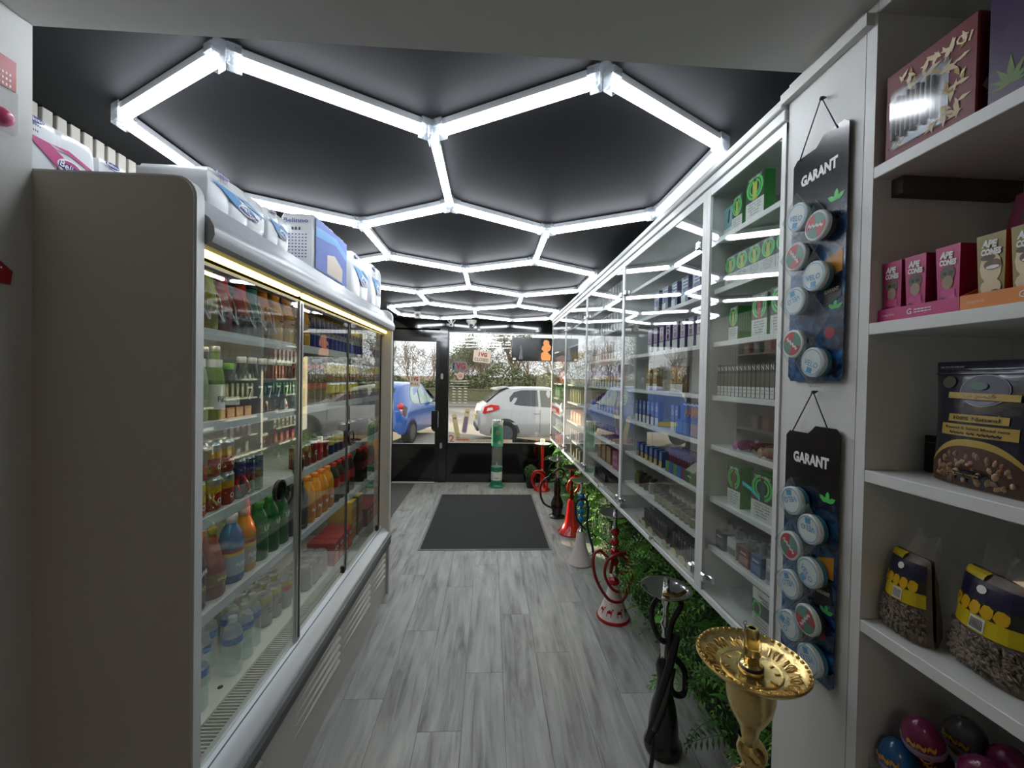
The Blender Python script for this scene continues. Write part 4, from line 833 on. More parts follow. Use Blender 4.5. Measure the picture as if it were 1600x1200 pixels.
for ci, y0 in ((3, 3.36), (4, 4.28)):
    red = ci == 4
    strip(ci, 0, 10, y0, .082, .05, .11, '#8d8f90' if not red else '#9a8d8d', [(-.4, .4, .4, .9, '#7d5550'), wl3], 'grey and rust box')
    strip(ci, 1, 3, y0+.02, .10, .07, .07, '#2b2d31', [(-.4, .3, .4, .8, '#c3c5c5')], 'short black box')
    strip(ci, 2, 9, y0, .09, .055, .13, '#7a3f55' if red else '#a8852c', [(-.4, .3, .4, .9, '#8d5068' if red else '#c29a3a'), wl3], 'rose box' if red else 'mustard box')
    strip(ci, 3, 12, y0, .072, .035, .14, '#b9c3bb' if not red else '#b84a44', [(-.35, .3, .35, .8, '#6d8a80' if not red else '#d9a08a')], 'pale green tube box' if not red else 'scarlet tube box')
    strip(ci, 4, 11, y0, .076, .04, .13, '#85886a' if not red else '#3f9a48', [(-.35, .2, .35, .75, '#b5a86a' if not red else '#cfe0c8'), (-.1, .8, .1, .95, '#444444')], 'olive tube box' if not red else 'bright green tube box')
    if red:
        for k in range(3):
            t = thing('white_bag', f'white plastic bag with red print, {ORD[k]} toward the window, sixth shelf', 'bag'); MB().lathe([(.05, 0), (.06, .02), (.055, .07), (.035, .11), (.02, .13), (.001, .128)], 14, 0, (0, 0, 0), 1, .6).build('bag', P('bag_white', '#e1dedb', .35, bump=.3, nscale=40), t); MB().prism([(-.02, .04), (.02, .035), (.025, .06), (-.01, .07)], 'y', -.0355, -.034).build('red_print', RED, t, 0); setg(t, (.87, 4.4+.22*k, CSG[5]))
    else: strip(ci, 5, 6, y0+.05, .13, .11, .10, '#c98a62', [(-.4, .2, .4, .8, '#d9b08a')], 'wide orange carton', None, .86, .07)
    strip(ci, 6, 9, y0, .09, .055, .10, '#5d6a8a' if not red else '#a8b0a0', [(-.4, .2, .4, .8, '#8a5a6a' if not red else '#c9c2b2'), (-.3, .3, .3, .5, '#b9bcc4')], 'slate carton' if not red else 'stone grey carton')
    strip(ci, 7, 6, y0+.03, .13, .06, .10, '#c23f73' if red else '#8d8577', [(-.4, .2, .4, .6, '#d9a52c' if red else '#aaa291')], 'magenta and yellow carton' if red else 'taupe carton')
# ---------------------------------------------------------------- white shelf unit of the back room
t = thing('shelf_unit', 'tall white open shelf unit beside the white column, goods on its shelves', 'shelf unit', (.94, .3, 0))
MB().box(.78, .803, .0, 1.10, .826, 2.335).wb('end_panel', WHITE, t, 0); MB().box(.78, -.4, 0, 1.10, -.377, 2.36).wb('end_panel', WHITE, t, 0)
MB().box(1.10, -.4, 0, 1.112, .826, 2.36).wb('back_panel', WHITE, t, 0)
for z in (2.336, 1.997, 1.677, 1.373, 1.06, .745, .42): MB().bbox(.78, -.377, z-.024, 1.10, .803, z, .0012).wb('shelf', WHITE, t, 0)
MB().box(.82, .779, 1.937, 1.08, .803, 1.972).wb('batten', mat('batten_wood', '#4a4034', .6, noise=.15), t, 0)
GS = 'goods on the white shelf unit'
def shelfthing(name, label, cat, loc, rz=-PI/2): return thing(name, label, cat, (loc[0], loc[1], loc[2]+.0007), rz, GS)
# gold bag on top
t = shelfthing('gold_bag', 'shiny gold gift bag lying on top of the shelf unit', 'bag', (.85, .765, 2.336))
MB().lathe([(.02, 0), (.06, .006), (.062, .03), (.045, .055), (.001, .06)], 14, 0, (0, 0, 0), 1, .9).build('bag', mat('gold_foil', '#b08a3c', .25, .8, bump=.4, nscale=25), t); MB().box(-.05, -.062, .016, .05, -.056, .034).build('seam', mat('gold_seam', '#8a6a2c', .3, .8), t, 0)
# top bay
MAR = P('box_maroon', '#6a1722', .5); CRM = P('print_cream', '#d9c6a2', .5)
t = shelfthing('gift_box', 'maroon and cream patterned gift box with clear window, top bay', 'box', (.83, .712, 1.997))
MB().bbox(-.078, -.04, 0, .078, .04, .172, .002).build('carton', MAR, t, 0)
r2 = random.Random(5); m = MB(); mg = MB()
for k in range(120):
    x, z = r2.uniform(-.06, .06), r2.uniform(.021, .152)
    if -.05 < x < .026 and .03 < z < .118: continue
    a = r2.uniform(0, PI); w_, l = r2.uniform(.002, .0045), r2.uniform(.009, .02)
    pts = [(x+l*math.cos(a+q)*s_, z+l*math.sin(a+q)*s_) for q, s_ in ((0, .8), (.5, .35), (PI/2, .28), (PI, .8), (PI+.6, .3), (1.5*PI, .22))]
    (mg if k % 6 == 0 else m).add([(u, -.0407-.00001*k, v) for u, v in pts], [list(range(6))])
m.build('pattern_print', CRM, t, 0); mg.build('pattern_print', P('print_gold', '#a3832c', .4), t, 0)
for k in range(7):   # pattern on the side that faces the room
    y = r2.uniform(-.03, .03); z = r2.uniform(.01, .16); MB().add([(.0784, y-.01, z), (.0784, y+.006, z-.012), (.0784, y+.012, z+.004), (.0784, y-.002, z+.014)], [(0, 1, 2, 3)]).build('pattern_print', CRM, t, 0)
text(t, 'IGI', P('print_cream', ''), .03, .016, -.0412, .055, .142, tilt=-.3)
MB().box(-.062, -.0405, .018, .036, -.034, .128).build('window_tray', P('tray_silver', '#7d8084', .3, metal=.5), t, 0)
cig = MB().lathe([(.0035, 0), (.0035, .075)], 8).mesh('paper_cone', P('cone_grey', '#5a5a60', .4), 50)
for k in range(9): ob('paper_cone', cig, t, (-.058+.0105*k*.85, -.0440, .035+.006*(k % 2)))
MB().bbox(-.063, -.051, .016, .037, -.040, .13, .004).build('window_film', FILM, t)
LEAFG = P('leaf_print_green', '#56712c', .4); PURP = P('box_purple', '#2c1d40', .35)
t = shelfthing('leaf_box', 'dark purple box with green leaf print, top bay', 'box', (.84, .545, 1.997)); MB().bbox(-.075, -.05, 0, .085, .05, .20, .002).build('carton', mat('purple_print', '#382248', .35, noise=.7, nscale=18), t, 0)
for (x, z, s_) in ((-.045, .02, .045), (-.01, .145, .05), (.05, .03, .04)):
    m = MB()
    for k in range(7):
        a = PI*(.02+.96*k/6); l = s_*(1-.45*abs(k-3)/3)
        c, s2 = math.cos(a), math.sin(a)
        m.add([(x, -.0506, z), (x+c*l*.45+s2*l*.11, -.0506, z+s2*l*.45-c*l*.11), (x+c*l, -.0506, z+s2*l), (x+c*l*.45-s2*l*.11, -.0506, z+s2*l*.45+c*l*.11)], [(0, 1, 2, 3)])
    m.build('leaf_print', LEAFG, t, 0)
MB().prism(rrect(-.012, .05, .075, .19, .02), 'y', -.0512, -.0504).build('dark_print', BLACK, t, 0)
# cone boxes
MAG = P('cone_pink', '#b5286f', .35); MAGD = P('cone_pink_side', '#8c1450', .35); ORG = P('cone_orange', '#cf7a25', .35); APE = P('ape_brown', '#5d5245', .5); APF = P('ape_face', '#9a8270', .5); YL = P('print_amber', '#d9a52c', .4)
def cone_box(label, pink, y, rz=-PI/2):
    t = shelfthing('cone_box', label, 'box', (.827, y, 1.683), rz)
    a, b, h = .0165, .0195, .114
    vs = [(s_*(a if z == 0 else b), q*(.02 if z == 0 else .024), z) for z in (0, h) for s_, q in ((-1, -1), (1, -1), (1, 1), (-1, 1))]
    MB().add(vs, [(0, 3, 2, 1), (4, 5, 6, 7), (0, 1, 5, 4), (1, 2, 6, 5), (2, 3, 7, 6), (3, 0, 4, 7)], [1, 0, 0, 1, 1, 1]).build('carton', [MAG, MAGD] if pink else [P('cone_olive', '#8a7d45', .4), P('cone_orange_side', '#b5571a', .35)], t, 0)
    q = lambda z: -.0205-.0040*z/h
    def blob(x, z, rx, rz_, mm, dy=0, n=12): MB().add([(x+rx*math.cos(2*PI*k/n), q(z+rz_*math.sin(2*PI*k/n))-.0004-dy, z+rz_*math.sin(2*PI*k/n)) for k in range(n)], [list(range(n))]).build('ape_print', mm, t, 0)
    text(t, 'APE', PAPER, .020, .0125, 0, -.001, .098, tilt=-.12, bold=.06).location = (0, q(.098)-.0012, 0)
    text(t, 'CONES', PAPER, .027, .011, 0, .001, .085, tilt=-.06, bold=.06).location = (0, q(.085)-.0012, 0)
    if pink:
        blob(0, .066, .0125, .013, APE); blob(0, .050, .009, .012, APF, .0002); blob(-.004, .066, .003, .003, BLACK, .0005); blob(.005, .066, .003, .003, BLACK, .0005); blob(.007, .020, .007, .008, P('ball_pink', '#cf4a96', .35), .0002); blob(-.009, .018, .006, .007, P('ball_dark', '#5a1740', .35), .0002); blob(0, .032, .012, .008, P('ball_mid', '#c23b82', .35), .0001)
        text(t, '~~', YL, .018, .004, 0, 0, .006).location = (0, q(.006)-.0012, 0)
    else:
        blob(0, .060, .0145, .026, CRM); blob(.003, .064, .012, .009, P('ape_lips', '#6d5a50', .5), .0003); blob(.003, .060, .009, .003, PAPER, .0006); blob(0, .028, .014, .014, CRM, .0002); blob(.006, .018, .007, .006, P('sleeve_green', '#5d6b40', .5), .0004); blob(-.006, .009, .005, .006, YL, .0006); blob(-.003, .076, .010, .005, APE, .0005)
    return t
for i, (y, p) in enumerate(((.780, 1), (.735, 1), (.680, 1), (.618, 0), (.573, 0), (.525, 0))):
    cone_box(['pink cone box by the end panel', 'pink cone box, second from the end panel', 'pink cone box next to the orange tray', 'orange cone box, first in the orange tray', 'orange cone box, second in the orange tray', 'orange cone box, third in the orange tray'][i], p, y)
for y0, y1, mm, nm in ((.6555, .802, MAG, 'pink'), (.47, .6545, ORG, 'orange')):
    t = shelfthing('display_tray', f'{nm} cardboard display tray holding {nm} cone boxes', 'display tray', (.86, (y0+y1)/2, 1.677)); w_ = (y1-y0)/2
    m = MB().box(-w_, -.062, 0, w_, .09, .004).box(-w_, -.062, .004, w_, -.060, .026)
    for s_ in (-1, 1): m.prism([(-.060, .004), (.09, .004), (.09, .10), (-.060, .026)], 'x', min(s_*w_, s_*(w_-.002)), max(s_*w_, s_*(w_-.002)))
    m.build('tray', mm, t, 0); text(t, 'G-RILLZ'[:1], PAPER, .009, .011, -.0626, -.01, .014); text(t, '=====', PAPER, .03, .007, -.0626, .014, .014); text(t, '==/==', CRM, .025, .006, -.0626, -w_+.022, .013)
t = shelfthing('header_card', 'dark pink cardboard header reading APE CONES behind the boxes', 'sign', (.985, .66, 1.677)); MB().prism([(-.13, 0), (.16, 0), (.16, .18), (.04, .20), (.0, .24), (-.06, .235), (-.075, .17), (-.13, .15)], 'y', -.001, .001).build('card', MAGD, t, 0)
text(t, 'APE', YL, .045, .022, -.0016, -.095, .13, tilt=.1); text(t, 'CONES', YL, .06, .02, -.0016, -.09, .105, tilt=.1)
MB().add([(-.02+.032*math.cos(2*PI*k/14), -.0016, .19+.03*math.sin(2*PI*k/14)) for k in range(14)], [list(range(14))]).build('ape_print', APE, t, 0); MB().add([(-.02+.02*math.cos(2*PI*k/14), -.002, .165+.02*math.sin(2*PI*k/14)) for k in range(14)], [list(range(14))]).build('ape_print', APF, t, 0)
t = shelfthing('black_box', 'small matt black box behind the nut pouch', 'box', (.94, .765, 1.373)); MB().bbox(-.03, -.04, 0, .03, .04, .075, .002).build('carton', BLACK, t, 0); MB().box(-.026, -.0404, .06, .026, -.04, .062).build('seam', DGREY, t, 0)
# nut pouch
t = shelfthing('nut_pouch', 'dark navy nut pouch with gold print and clear arched window', 'pouch', (.855, .648, 1.373), -PI/2-.12)
W_, H_ = .19, .222
def pz(u, v): return .034*(1-u*u)**.6*(1-v)**.45*(.35+.65*min(1, v*6+.35))+.002
m = MB(); nu, nv = 14, 14
for sd in (-1, 1):
    vs = []
    for j in range(nv+1):
        v = j/nv
        for i in range(nu+1):
            u = -1+2*i/nu; ww = W_/2*(1-.03*math.sin(v*PI)); bow = -.010*(1-u*u)*(1-v)**3 if sd < 0 else 0
            vs.append((u*ww, sd*pz(u, v), v*H_+bow*0))
    fs = [[j*(nu+1)+i, j*(nu+1)+i+1, (j+1)*(nu+1)+i+1, (j+1)*(nu+1)+i] for j in range(nv) for i in range(nu)]
    m.add(vs, fs if sd < 0 else [f[::-1] for f in fs])
NAVY = mat('pouch_navy', '#191a30', .25, coat=.3, bump=.2, nscale=30); m.build('pouch', NAVY, t, 60)
GOLD = P('print_pouch_gold', '#b3984a', .35)
def onp(u, v, e=.0012): return (u*W_/2*(1-.03*math.sin(v*PI)), -pz(u, v)-e, v*H_)
def patch(poly, mm, e, nm):  MB().add([onp(u, v, e) for u, v in poly], [list(range(len(poly)))]).build(nm, mm, t, 0)
def strip_uv(lo, hi, us, mm, e, nm):
    vs = []; 
    for u in us: vs += [onp(u, lo(u), e), onp(u, (lo(u)+hi(u))/2, e), onp(u, hi(u), e)]
    MB().add(vs, [q for k in range(len(us)-1) for q in ([3*k, 3*k+3, 3*k+4, 3*k+1], [3*k+1, 3*k+4, 3*k+5, 3*k+2])]).build(nm, mm, t, 0)
us = [-.9+.06*k for k in range(31)]
arch = lambda u: .02+.31*max(0, 1-abs(u)**2.6)**.8 if abs(u) < .9 else .02
strip_uv(lambda u: .005, lambda u: arch(u)*1.13+.01, [-.98+.0653*k for k in range(31)], GOLD, .0012, 'gold_arch')
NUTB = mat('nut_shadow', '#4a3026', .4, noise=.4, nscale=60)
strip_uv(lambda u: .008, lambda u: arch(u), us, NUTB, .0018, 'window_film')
nm_ = [P('nut_almond', '#7d4a2c', .4), P('nut_cashew', '#a88c6c', .4), P('nut_pale', '#8a6f5a', .4)]
nutm = [MB().lathe([(.0005, -.009), (.0045, -.005), (.0055, 0), (.004, .005), (.0005, .009)], 8, 0, (0, 0, 0), 1, .7).mesh('nut', q, 60) for q in nm_]
r3 = random.Random(3)
for k in range(60):
    u = r3.uniform(-.66, .66); v = r3.uniform(.045, max(.05, arch(u)-.06))
    ob('nut', nutm[r3.choice((0, 1, 1, 2))], t, onp(u, v, -.0015), (r3.uniform(-.4, .4), r3.uniform(0, PI), r3.uniform(0, PI)))
for lo, hi, w_, s_ in ((.515, .575, .52, '100% Natural'), (.405, .495, .66, None)):
    strip_uv(lambda u: lo, lambda u: hi, [-w_+w_*.2*k for k in range(11)], GOLD, .0014, 'gold_band')
def uvtext(s_, mm, uc, vc, wu, hv, e=.0024):
    me = text_mesh(s_, mm, wu, hv, 0, uc, vc)
    for q in me.vertices: q.co = onp(q.co.x, q.co.z, e)
    me.update(); ob('lettering', me, t)
uvtext('100% Natural', NAVY, 0, .545, .8, .03); uvtext('Roasted & Salted Mixed nuts', NAVY, 0, .468, 1.1, .022); uvtext('~~~~ ~~ ~~~~~', NAVY, 0, .428, .9, .022); uvtext('250g Net weight', GOLD, .0, .12, .55, .022, .012)
strip_uv(lambda u: .06+.10*0+.045, lambda u: .135, [-.3+.06*k for k in range(11)], NAVY, .0095, 'weight_band')
ell = [(.06+.42*math.cos(2*PI*k/24), .765+.125*math.sin(2*PI*k/24)) for k in range(24)]
patch(ell, P('emblem_rim', '#8d8d98', .3), .0014, 'emblem'); patch([(.06+(u-.06)*.95, .765+(v-.765)*.95) for u, v in ell], P('emblem_navy', '#2b2c48', .3), .0020, 'emblem')
strip_uv(lambda u: .695-.01*u, lambda u: .745-.01*u, [-.55+.12*k for k in range(11)], GOLD, .0045, 'gold_ribbon'); uvtext('به ختیار', NAVY, .05, .72, .55, .034, .006)
patch([(.0+.14*math.cos(2*PI*k/12), .80+.03*math.sin(2*PI*k/12)) for k in range(12)], P('emblem_green', '#2f5f45', .4), .0030, 'emblem')
patch([(-.62+.15*math.cos(2*PI*k/16), .83+.05*math.sin(2*PI*k/16)) for k in range(16)], P('emblem_olive', '#55564a', .35), .0016, 'badge')
strip_uv(lambda u: .895, lambda u: .905, [-1+.1*k for k in range(21)], P('zip_navy', '#33344f', .2), .003, 'zip_seal'); strip_uv(lambda u: .93, lambda u: .937, [-1+.1*k for k in range(21)], P('zip_navy', ''), .002, 'zip_seal')
uvtext('=====', P('emblem_rim', ''), -.62, .955, .5, .012)
# seed bags
SEEDM = mat('seed_bag_fill', '#6b5f55', .5, noise=.5, nscale=90, stretch=(1, 1, 1))
SEED = MB().lathe([(.0003, -.008), (.0028, -.003), (.003, .002), (.0003, .008)], 6, 0, (0, 0, 0), 1, .6)
seedv, seedf = SEED.v, SEED.f
def seed_bag(label, loc, rz, sd):
    t = shelfthing('seed_bag', label, 'bag', loc, rz); R4 = random.Random(sd); W_, H_ = .115, .155
    def pz(u, v): return .042*(1-u*u)**.5*max(0, 1-v)**.4*(.6+.4*min(1, v*8))+.003
    m = MB()
    for s_ in (-1, 1):
        vs = [(-W_/2*(1-.22*v)*-1*(-1+2*i/10)*1.0, s_*pz(-1+.2*i, v)+R4.uniform(-.0015, .0015), v*H_) for v in [j/10 for j in range(11)] for i in range(11)]
        fs = [[j*11+i, j*11+i+1, j*11+i+12, j*11+i+11] for j in range(10) for i in range(10)]
        m.add(vs, fs if s_ < 0 else [f[::-1] for f in fs])
    m.build('filled_bag', SEEDM, t, 60)
    on = lambda u, v, e=.001: (u*W_/2*(1-.22*v), -pz(u, v)-e, v*H_)
    m = MB()
    for k in range(420):
        u = R4.uniform(-.95, .95); v = R4.uniform(.075, .40)
        p = Vector(on(u, v, .0012)); q = Matrix.Rotation(R4.uniform(0, PI), 3, 'Y') @ Matrix.Rotation(R4.uniform(-.4, .4), 3, 'X')
        m.add([p+q @ Vector(a) for a in seedv], seedf, R4.choice((0, 0, 1)))
    o = m.build('seeds', [P('seed_grey', '#7d7064', .45), P('seed_dark', '#453b34', .45)], t, 0); o['kind'] = 'stuff'
    def st(lo, hi, mm, e, nm, u0=-.96, u1=.96):
        vs = []; us = [u0+(u1-u0)*k/10 for k in range(11)]
        for u in us: vs += [on(u, lo+(hi-lo)*j/4, e) for j in range(5)]
        MB().add(vs, [[5*k+j, 5*k+5+j, 5*k+6+j, 5*k+1+j] for k in range(10) for j in range(4)]).build(nm, mm, t, 0)
    yl = P('seed_label_yellow', '#c9b315', .4)
    st(.44, .60, yl, .002, 'yellow_label'); st(.60, .74, P('seed_label_dark', '#2a2b22', .4), .0022, 'flower_label'); st(.74, .93, P('seed_label_navy', '#1b1b3c', .3), .0022, 'navy_label'); st(.93, 1.0, yl, .002, 'yellow_label', -.9, -.1)
    for k in range(5):
        u = -.72+.34*k; MB().add([on(u+.20*math.cos(2*PI*j/9)*(1 if j % 2 else .8), .665+.07*math.sin(2*PI*j/9), .0034) for j in range(9)], [list(range(9))]).build('petal_print', P('petal', '#d0a312', .4), t, 0)
    MB().add([on(a, b, .003) for a, b in ((-.12, .455), (.3, .455), (.3, .585), (-.12, .585))], [(0, 1, 2, 3)]).build('barcode_label', PAPER, t, 0)
    for k in range(9): MB().add([on(a, b, .0036) for a, b in ((-.08+.04*k, .47), (-.06+.04*k, .47), (-.06+.04*k, .57), (-.08+.04*k, .57))], [(0, 1, 2, 3)]).build('barcode_bar', INK, t, 0)
    MB().add([on(.0+.16*math.cos(2*PI*j/12), .85+.04*math.sin(2*PI*j/12), .0034) for j in range(12)], [list(range(12))]).build('emblem', PAPER, t, 0)
    f = MB(); n = 9
    vs = [(-W_*.42+W_*.84*i/n+R4.uniform(-.004, .004), .012*math.sin(i*1.7+j)+.01*j, H_*(.97+.14*j)+R4.uniform(-.01, .01)) for j in range(3) for i in range(n+1)]
    f.add(vs, [[j*(n+1)+i, j*(n+1)+i+1, (j+1)*(n+1)+i+1, (j+1)*(n+1)+i] for j in range(2) for i in range(n)]).build('film_top', FILM, t, 0)
    return t
seed_bag('smaller-looking sunflower seed bag beside the end panel', (.838, .752, 1.06), -PI/2-.1, 1).scale = (.84, .9, 1.03); seed_bag('sunflower seed bag with barcode, one step from the end panel', (.866, .638, 1.06), -PI/2-.2, 2).scale = (1.12, 1.0, 1.1)
seed_bag('sunflower seed bag in shadow, farthest from the end panel', (.90, .48, 1.06), -PI/2-.1, 4)
# chocolate eggs
def egg(label, loc, c, rot):
    t = thing('foil_egg', label, 'egg', loc, 0, 'foil eggs on the low shelf'); t.rotation_euler = rot
    MB().lathe([(.0005, 0), (.018, .004), (.029, .018), (.033, .036), (.030, .056), (.020, .074), (.009, .083), (.0005, .086)], 16).build('foil', P('egg_'+c, c, .18, coat=.3), t, 60)
    MB().lathe([(.0333, .040), (.0336, .036), (.0322, .026)], 16).build('cream_band', P('egg_band', '#9a86a0', .3), t)
    text(t, '~~~', YL, .044, .016, 0, 0, .052, curve=.0330, bold=.06); text(t, 'o', P('egg_orange', '#b8742c', .4), .02, .016, 0, .004, .028, curve=.0335)
pk, bl = '#74204f', '#235e93'
for i, (x, y, z, c, lab) in enumerate(((.842, .764, 0, bl, 'blue foil egg standing by the end panel, front row'), (.842, .690, 0, bl, 'second blue foil egg in the front row, away from the end panel'), (.842, .617, 0, pk, 'pink foil egg in the front row, last toward the room'),
        (.915, .764, 0, pk, 'pink foil egg in the back row by the end panel'), (.915, .690, 0, pk, 'pink foil egg in the middle of the back row'), (.915, .617, 0, pk, 'pink foil egg in the back row by the dark box'),
        (.862, .738, 1, pk, 'pink foil egg on top of the heap by the end panel'), (.876, .662, 1, pk, 'uppermost front pink foil egg on top of the heap'), (.948, .740, 1, '#55585a', 'grey foil egg on top at the back'), (.956, .668, 1, pk, 'pink foil egg on top at the back beside the grey one'))):
    egg(lab, (x, y, .750+.078*z), c, (.10 if not z else .3, .12*((i % 3)-1), -PI/4-.25+.25*((i % 4)-1.5)))
t = shelfthing('dark_box', 'dark box with yellow lettering beside the foil eggs', 'box', (1.02, .62, .745)); MB().bbox(-.05, -.02, 0, .09, .02, .19, .002).build('carton', mat('dark_blue_print', '#2a3540', .35, noise=.4, nscale=25), t, 0); text(t, '~~~~', YL, .09, .03, -.0206, .0, .15, tilt=-.5)
t = shelfthing('egg_box', 'clear front tray in which the foil eggs lie', 'tray', (.88, .70, .745)); MB().box(-.10, -.075, 0, .10, -.072, .028).box(-.10, -.075, 0, .10, .08, .003).build('tray', ACRYL, t, 0)
# ---------------------------------------------------------------- hanging tin displays on the column
def bmat():
    m = mat('card_print', '#101018', .25, coat=.2); nt = m.node_tree; b = nt.nodes['Principled BSDF']
    tc = nt.nodes.new('ShaderNodeTexCoord'); sp = nt.nodes.new('ShaderNodeSeparateXYZ'); nt.links.new(tc.outputs['Object'], sp.inputs[0])
    n = nt.nodes.new('ShaderNodeTexNoise'); n.inputs['Scale'].default_value = 26; n.inputs['Detail'].default_value = 6; n.inputs['Distortion'].default_value = 1.5; nt.links.new(tc.outputs['Object'], n.inputs['Vector'])
    mr = nt.nodes.new('ShaderNodeMapRange'); mr.inputs['From Min'].default_value = -.12; mr.inputs['From Max'].default_value = -.30; nt.links.new(sp.outputs['Z'], mr.inputs[0])
    r = nt.nodes.new('ShaderNodeValToRGB'); r.color_ramp.elements[0].color = lin('#0c1c48'); r.color_ramp.elements[1].color = lin('#2f6fa8'); r.color_ramp.elements[0].position = .4; r.color_ramp.elements[1].position = .7
    nt.links.new(n.outputs['Fac'], r.inputs[0]); mx = nt.nodes.new('ShaderNodeMix'); mx.data_type = 'RGBA'; mx.inputs['A'].default_value = lin('#0b0b12')
    nt.links.new(mr.outputs[0], mx.inputs['Factor']); nt.links.new(r.outputs[0], mx.inputs['B']); nt.links.new(mx.outputs['Result'], b.inputs['Base Color']); return m
CARD = bmat(); CORD = P('cord_navy', '#20244f', .7); VBL = P('velo_blue', '#4f9fd0', .4); VWH = P('velo_white', '#dfe4e2', .4); VTEAL = P('velo_teal', '#3f7f92', .35)
def tin(label, loc, red, roll):
    t = thing('round_tin', label, 'tin', loc, -PI/2, 'round tins in the hanging displays')
    def ry(m): return Matrix.Rotation(PI/2, 4, 'X')
    b = MB().lathe([(.031, -.006), (.033, -.004), (.033, .007), (.031, .009)], 24).build('base', P('tin_black', '#23262a', .35) if red else VTEAL, t); b.matrix_local = Matrix.Rotation(PI/2, 4, 'X')
    b = MB().lathe([(.034, .007), (.0345, .009), (.0345, .016), (.032, .018), (.001, .018)], 24).build('lid', VWH, t); b.matrix_local = Matrix.Rotation(PI/2, 4, 'X')
    R5 = Matrix.Rotation(roll, 4, 'Y')
    if red:
        for k, c in enumerate(('#5d8f80', '#c2323f', '#4f7f6f', '#b8303c')):
            a0, a1 = k*PI/2+.4, (k+1)*PI/2+.4
            MB().add([(0, -.0186, 0)]+[(.029*math.cos(a0+(a1-a0)*j/6), -.0186, .029*math.sin(a0+(a1-a0)*j/6)) for j in range(7)], [list(range(8))]).build('lid_print', P('lidp_'+c, c, .4), t, 0).matrix_local = R5
        text(t, '~~~~', VWH, .044, .010, -.0192, 0, 0).matrix_local = R5
    else:
        m = MB(); m.lathe([(.0282, 0), (.0298, 0)], 24, cap=False); m.v = [(x, -.0187, y) for x, y, z in m.v]; m.build('ring_print', VBL, t, 0).matrix_local = R5
        text(t, 'VELO', VBL, .042, .013, -.0187, 0, -.003).matrix_local = R5
        MB().box(-.007, -.0187, -.026, .008, -.0183, -.013).build('square_print', VBL, t, 0).matrix_local = R5
def hanger(label, zt, zb, nail, pos, lab2):
    zc = zt+.02
    t = thing('tin_display', label, 'display', (.772, .934, zt), -PI/2)
    w_ = .081; h = zt-zb
    MB().prism([(-w_+.01, -h), (w_-.01, -h), (w_, -h+.012), (w_, 0.008), (w_-.012, .02), (.012, .02), (0, .008), (-.01, .0), (-w_+.012, 0), (-w_, -.012), (-w_, -h+.012)], 'y', -.0015, .0015).build('card', CARD, t, 0)
    text(t, 'GARANT', PAPER, .108, .027, -.002, -.0, -.062, bold=.05)
    MB().tube([(-w_+.02, -.002, -.004), (.005, -.004, nail-zt), (w_-.03, -.002, .012)], .0016, 6).build('cord', CORD, t); MB().lathe([(.005, .0), (.006, -.004), (.001, -.006)], 10, 0, (.005, -.002, nail-zt)).tube([(.005, .007, nail-zt), (.005, -.006, nail-zt)], .002, 6).build('nail', mat('nail_dark', '#2c2c30', .4, .5), t)
    for (a, b, s_) in ((.052, -.15, .02), (.058, -.41*h/.58, .017)):
        for q in (.5, 1.5, 2.6):
            c_, n_ = math.cos(q), math.sin(q); MB().add([(a+c_*l*s_*1.3-n_*w2*s_, -.0022, b+n_*l*s_*1.3+c_*w2*s_) for l, w2 in ((0, 0), (.35, -.28), (.7, -.25), (1, 0), (.7, .25), (.35, .28))], [list(range(6))]).build('leaf_print', VL, t, 0)
    MB().prism([(.02, -h*.60), (.07, -h*.57), (.075, -h*.66), (.025, -h*.70)], 'y', -.0024, -.0016).build('pack_print', BLACK, t, 0); text(t, 'GARANT', PAPER, .04, .009, -.0027, .048, -h*.63, tilt=.12)
    MB().prism([(.03, -h*.50), (.075, -h*.47), (.075, -h*.56), (.03, -h*.57)], 'y', -.0024, -.0016).build('pack_print', P('card_amber', '#c98a2c', .4), t, 0)
    MB().add([(.045+.014*math.cos(2*PI*k/12), -.0022, -h*.80+.014*math.sin(2*PI*k/12)) for k in range(12)], [list(range(12))]).build('berry_print', P('berry', '#a8203c', .4), t, 0)
    s_ = .0465
    for i, (y, z, red, roll) in enumerate(pos):
        lx = .934-y; lz = z-zt; m = MB(); c = [(0, s_*1.25), (s_, 0), (0, -s_*1.25), (-s_, 0)]
        for k in range(4):
            (ax, az), (bx, bz) = c[k], c[(k+1) % 4]
            for yy, e in ((-.030, 1),): m.tube([(lx+ax, yy, lz+az), (lx+bx, yy, lz+bz)], .0015, 4)
            if k != 0: m.add([(lx+ax, -.002, lz+az), (lx+bx, -.002, lz+bz), (lx+bx, -.030, lz+bz), (lx+ax, -.030, lz+az)], [(0, 1, 2, 3)])
        m.add([(lx+a, -.0305, lz+b) for a, b in c], [(0, 1, 2, 3)]); m.build('clear_pocket', ACRYL, t, 0)
        if roll is not None: tin(f'{"red and green" if red else "white"} round tin, {ORD[i]} pocket from the top of the {lab2} display', (.772-.011, y, z), red, roll)
hanger('upper hanging card display of round tins on the white column', 2.115, 1.556, 2.226, [(.966, 1.958, 0, .25), (.905, 1.915, 1, .2), (.968, 1.862, 1, .9), (.908, 1.80, 0, .0), (.966, 1.752, 0, 2.9), (.905, 1.70, 0, None), (.968, 1.648, 1, .7), (.906, 1.60, 0, .35)], 'upper')
hanger('lower hanging card display of round tins on the white column', 1.43, .862, 1.532, [(.958, 1.262, 0, 2.8), (.902, 1.212, 0, 3.1), (.960, 1.150, 1, .6), (.900, 1.112, 0, .7), (.958, 1.055, 0, 2.8), (.902, 1.0, 1, -1.0), (.956, .955, 0, 1.9), (.892, .912, 0, 2.8)], 'lower')
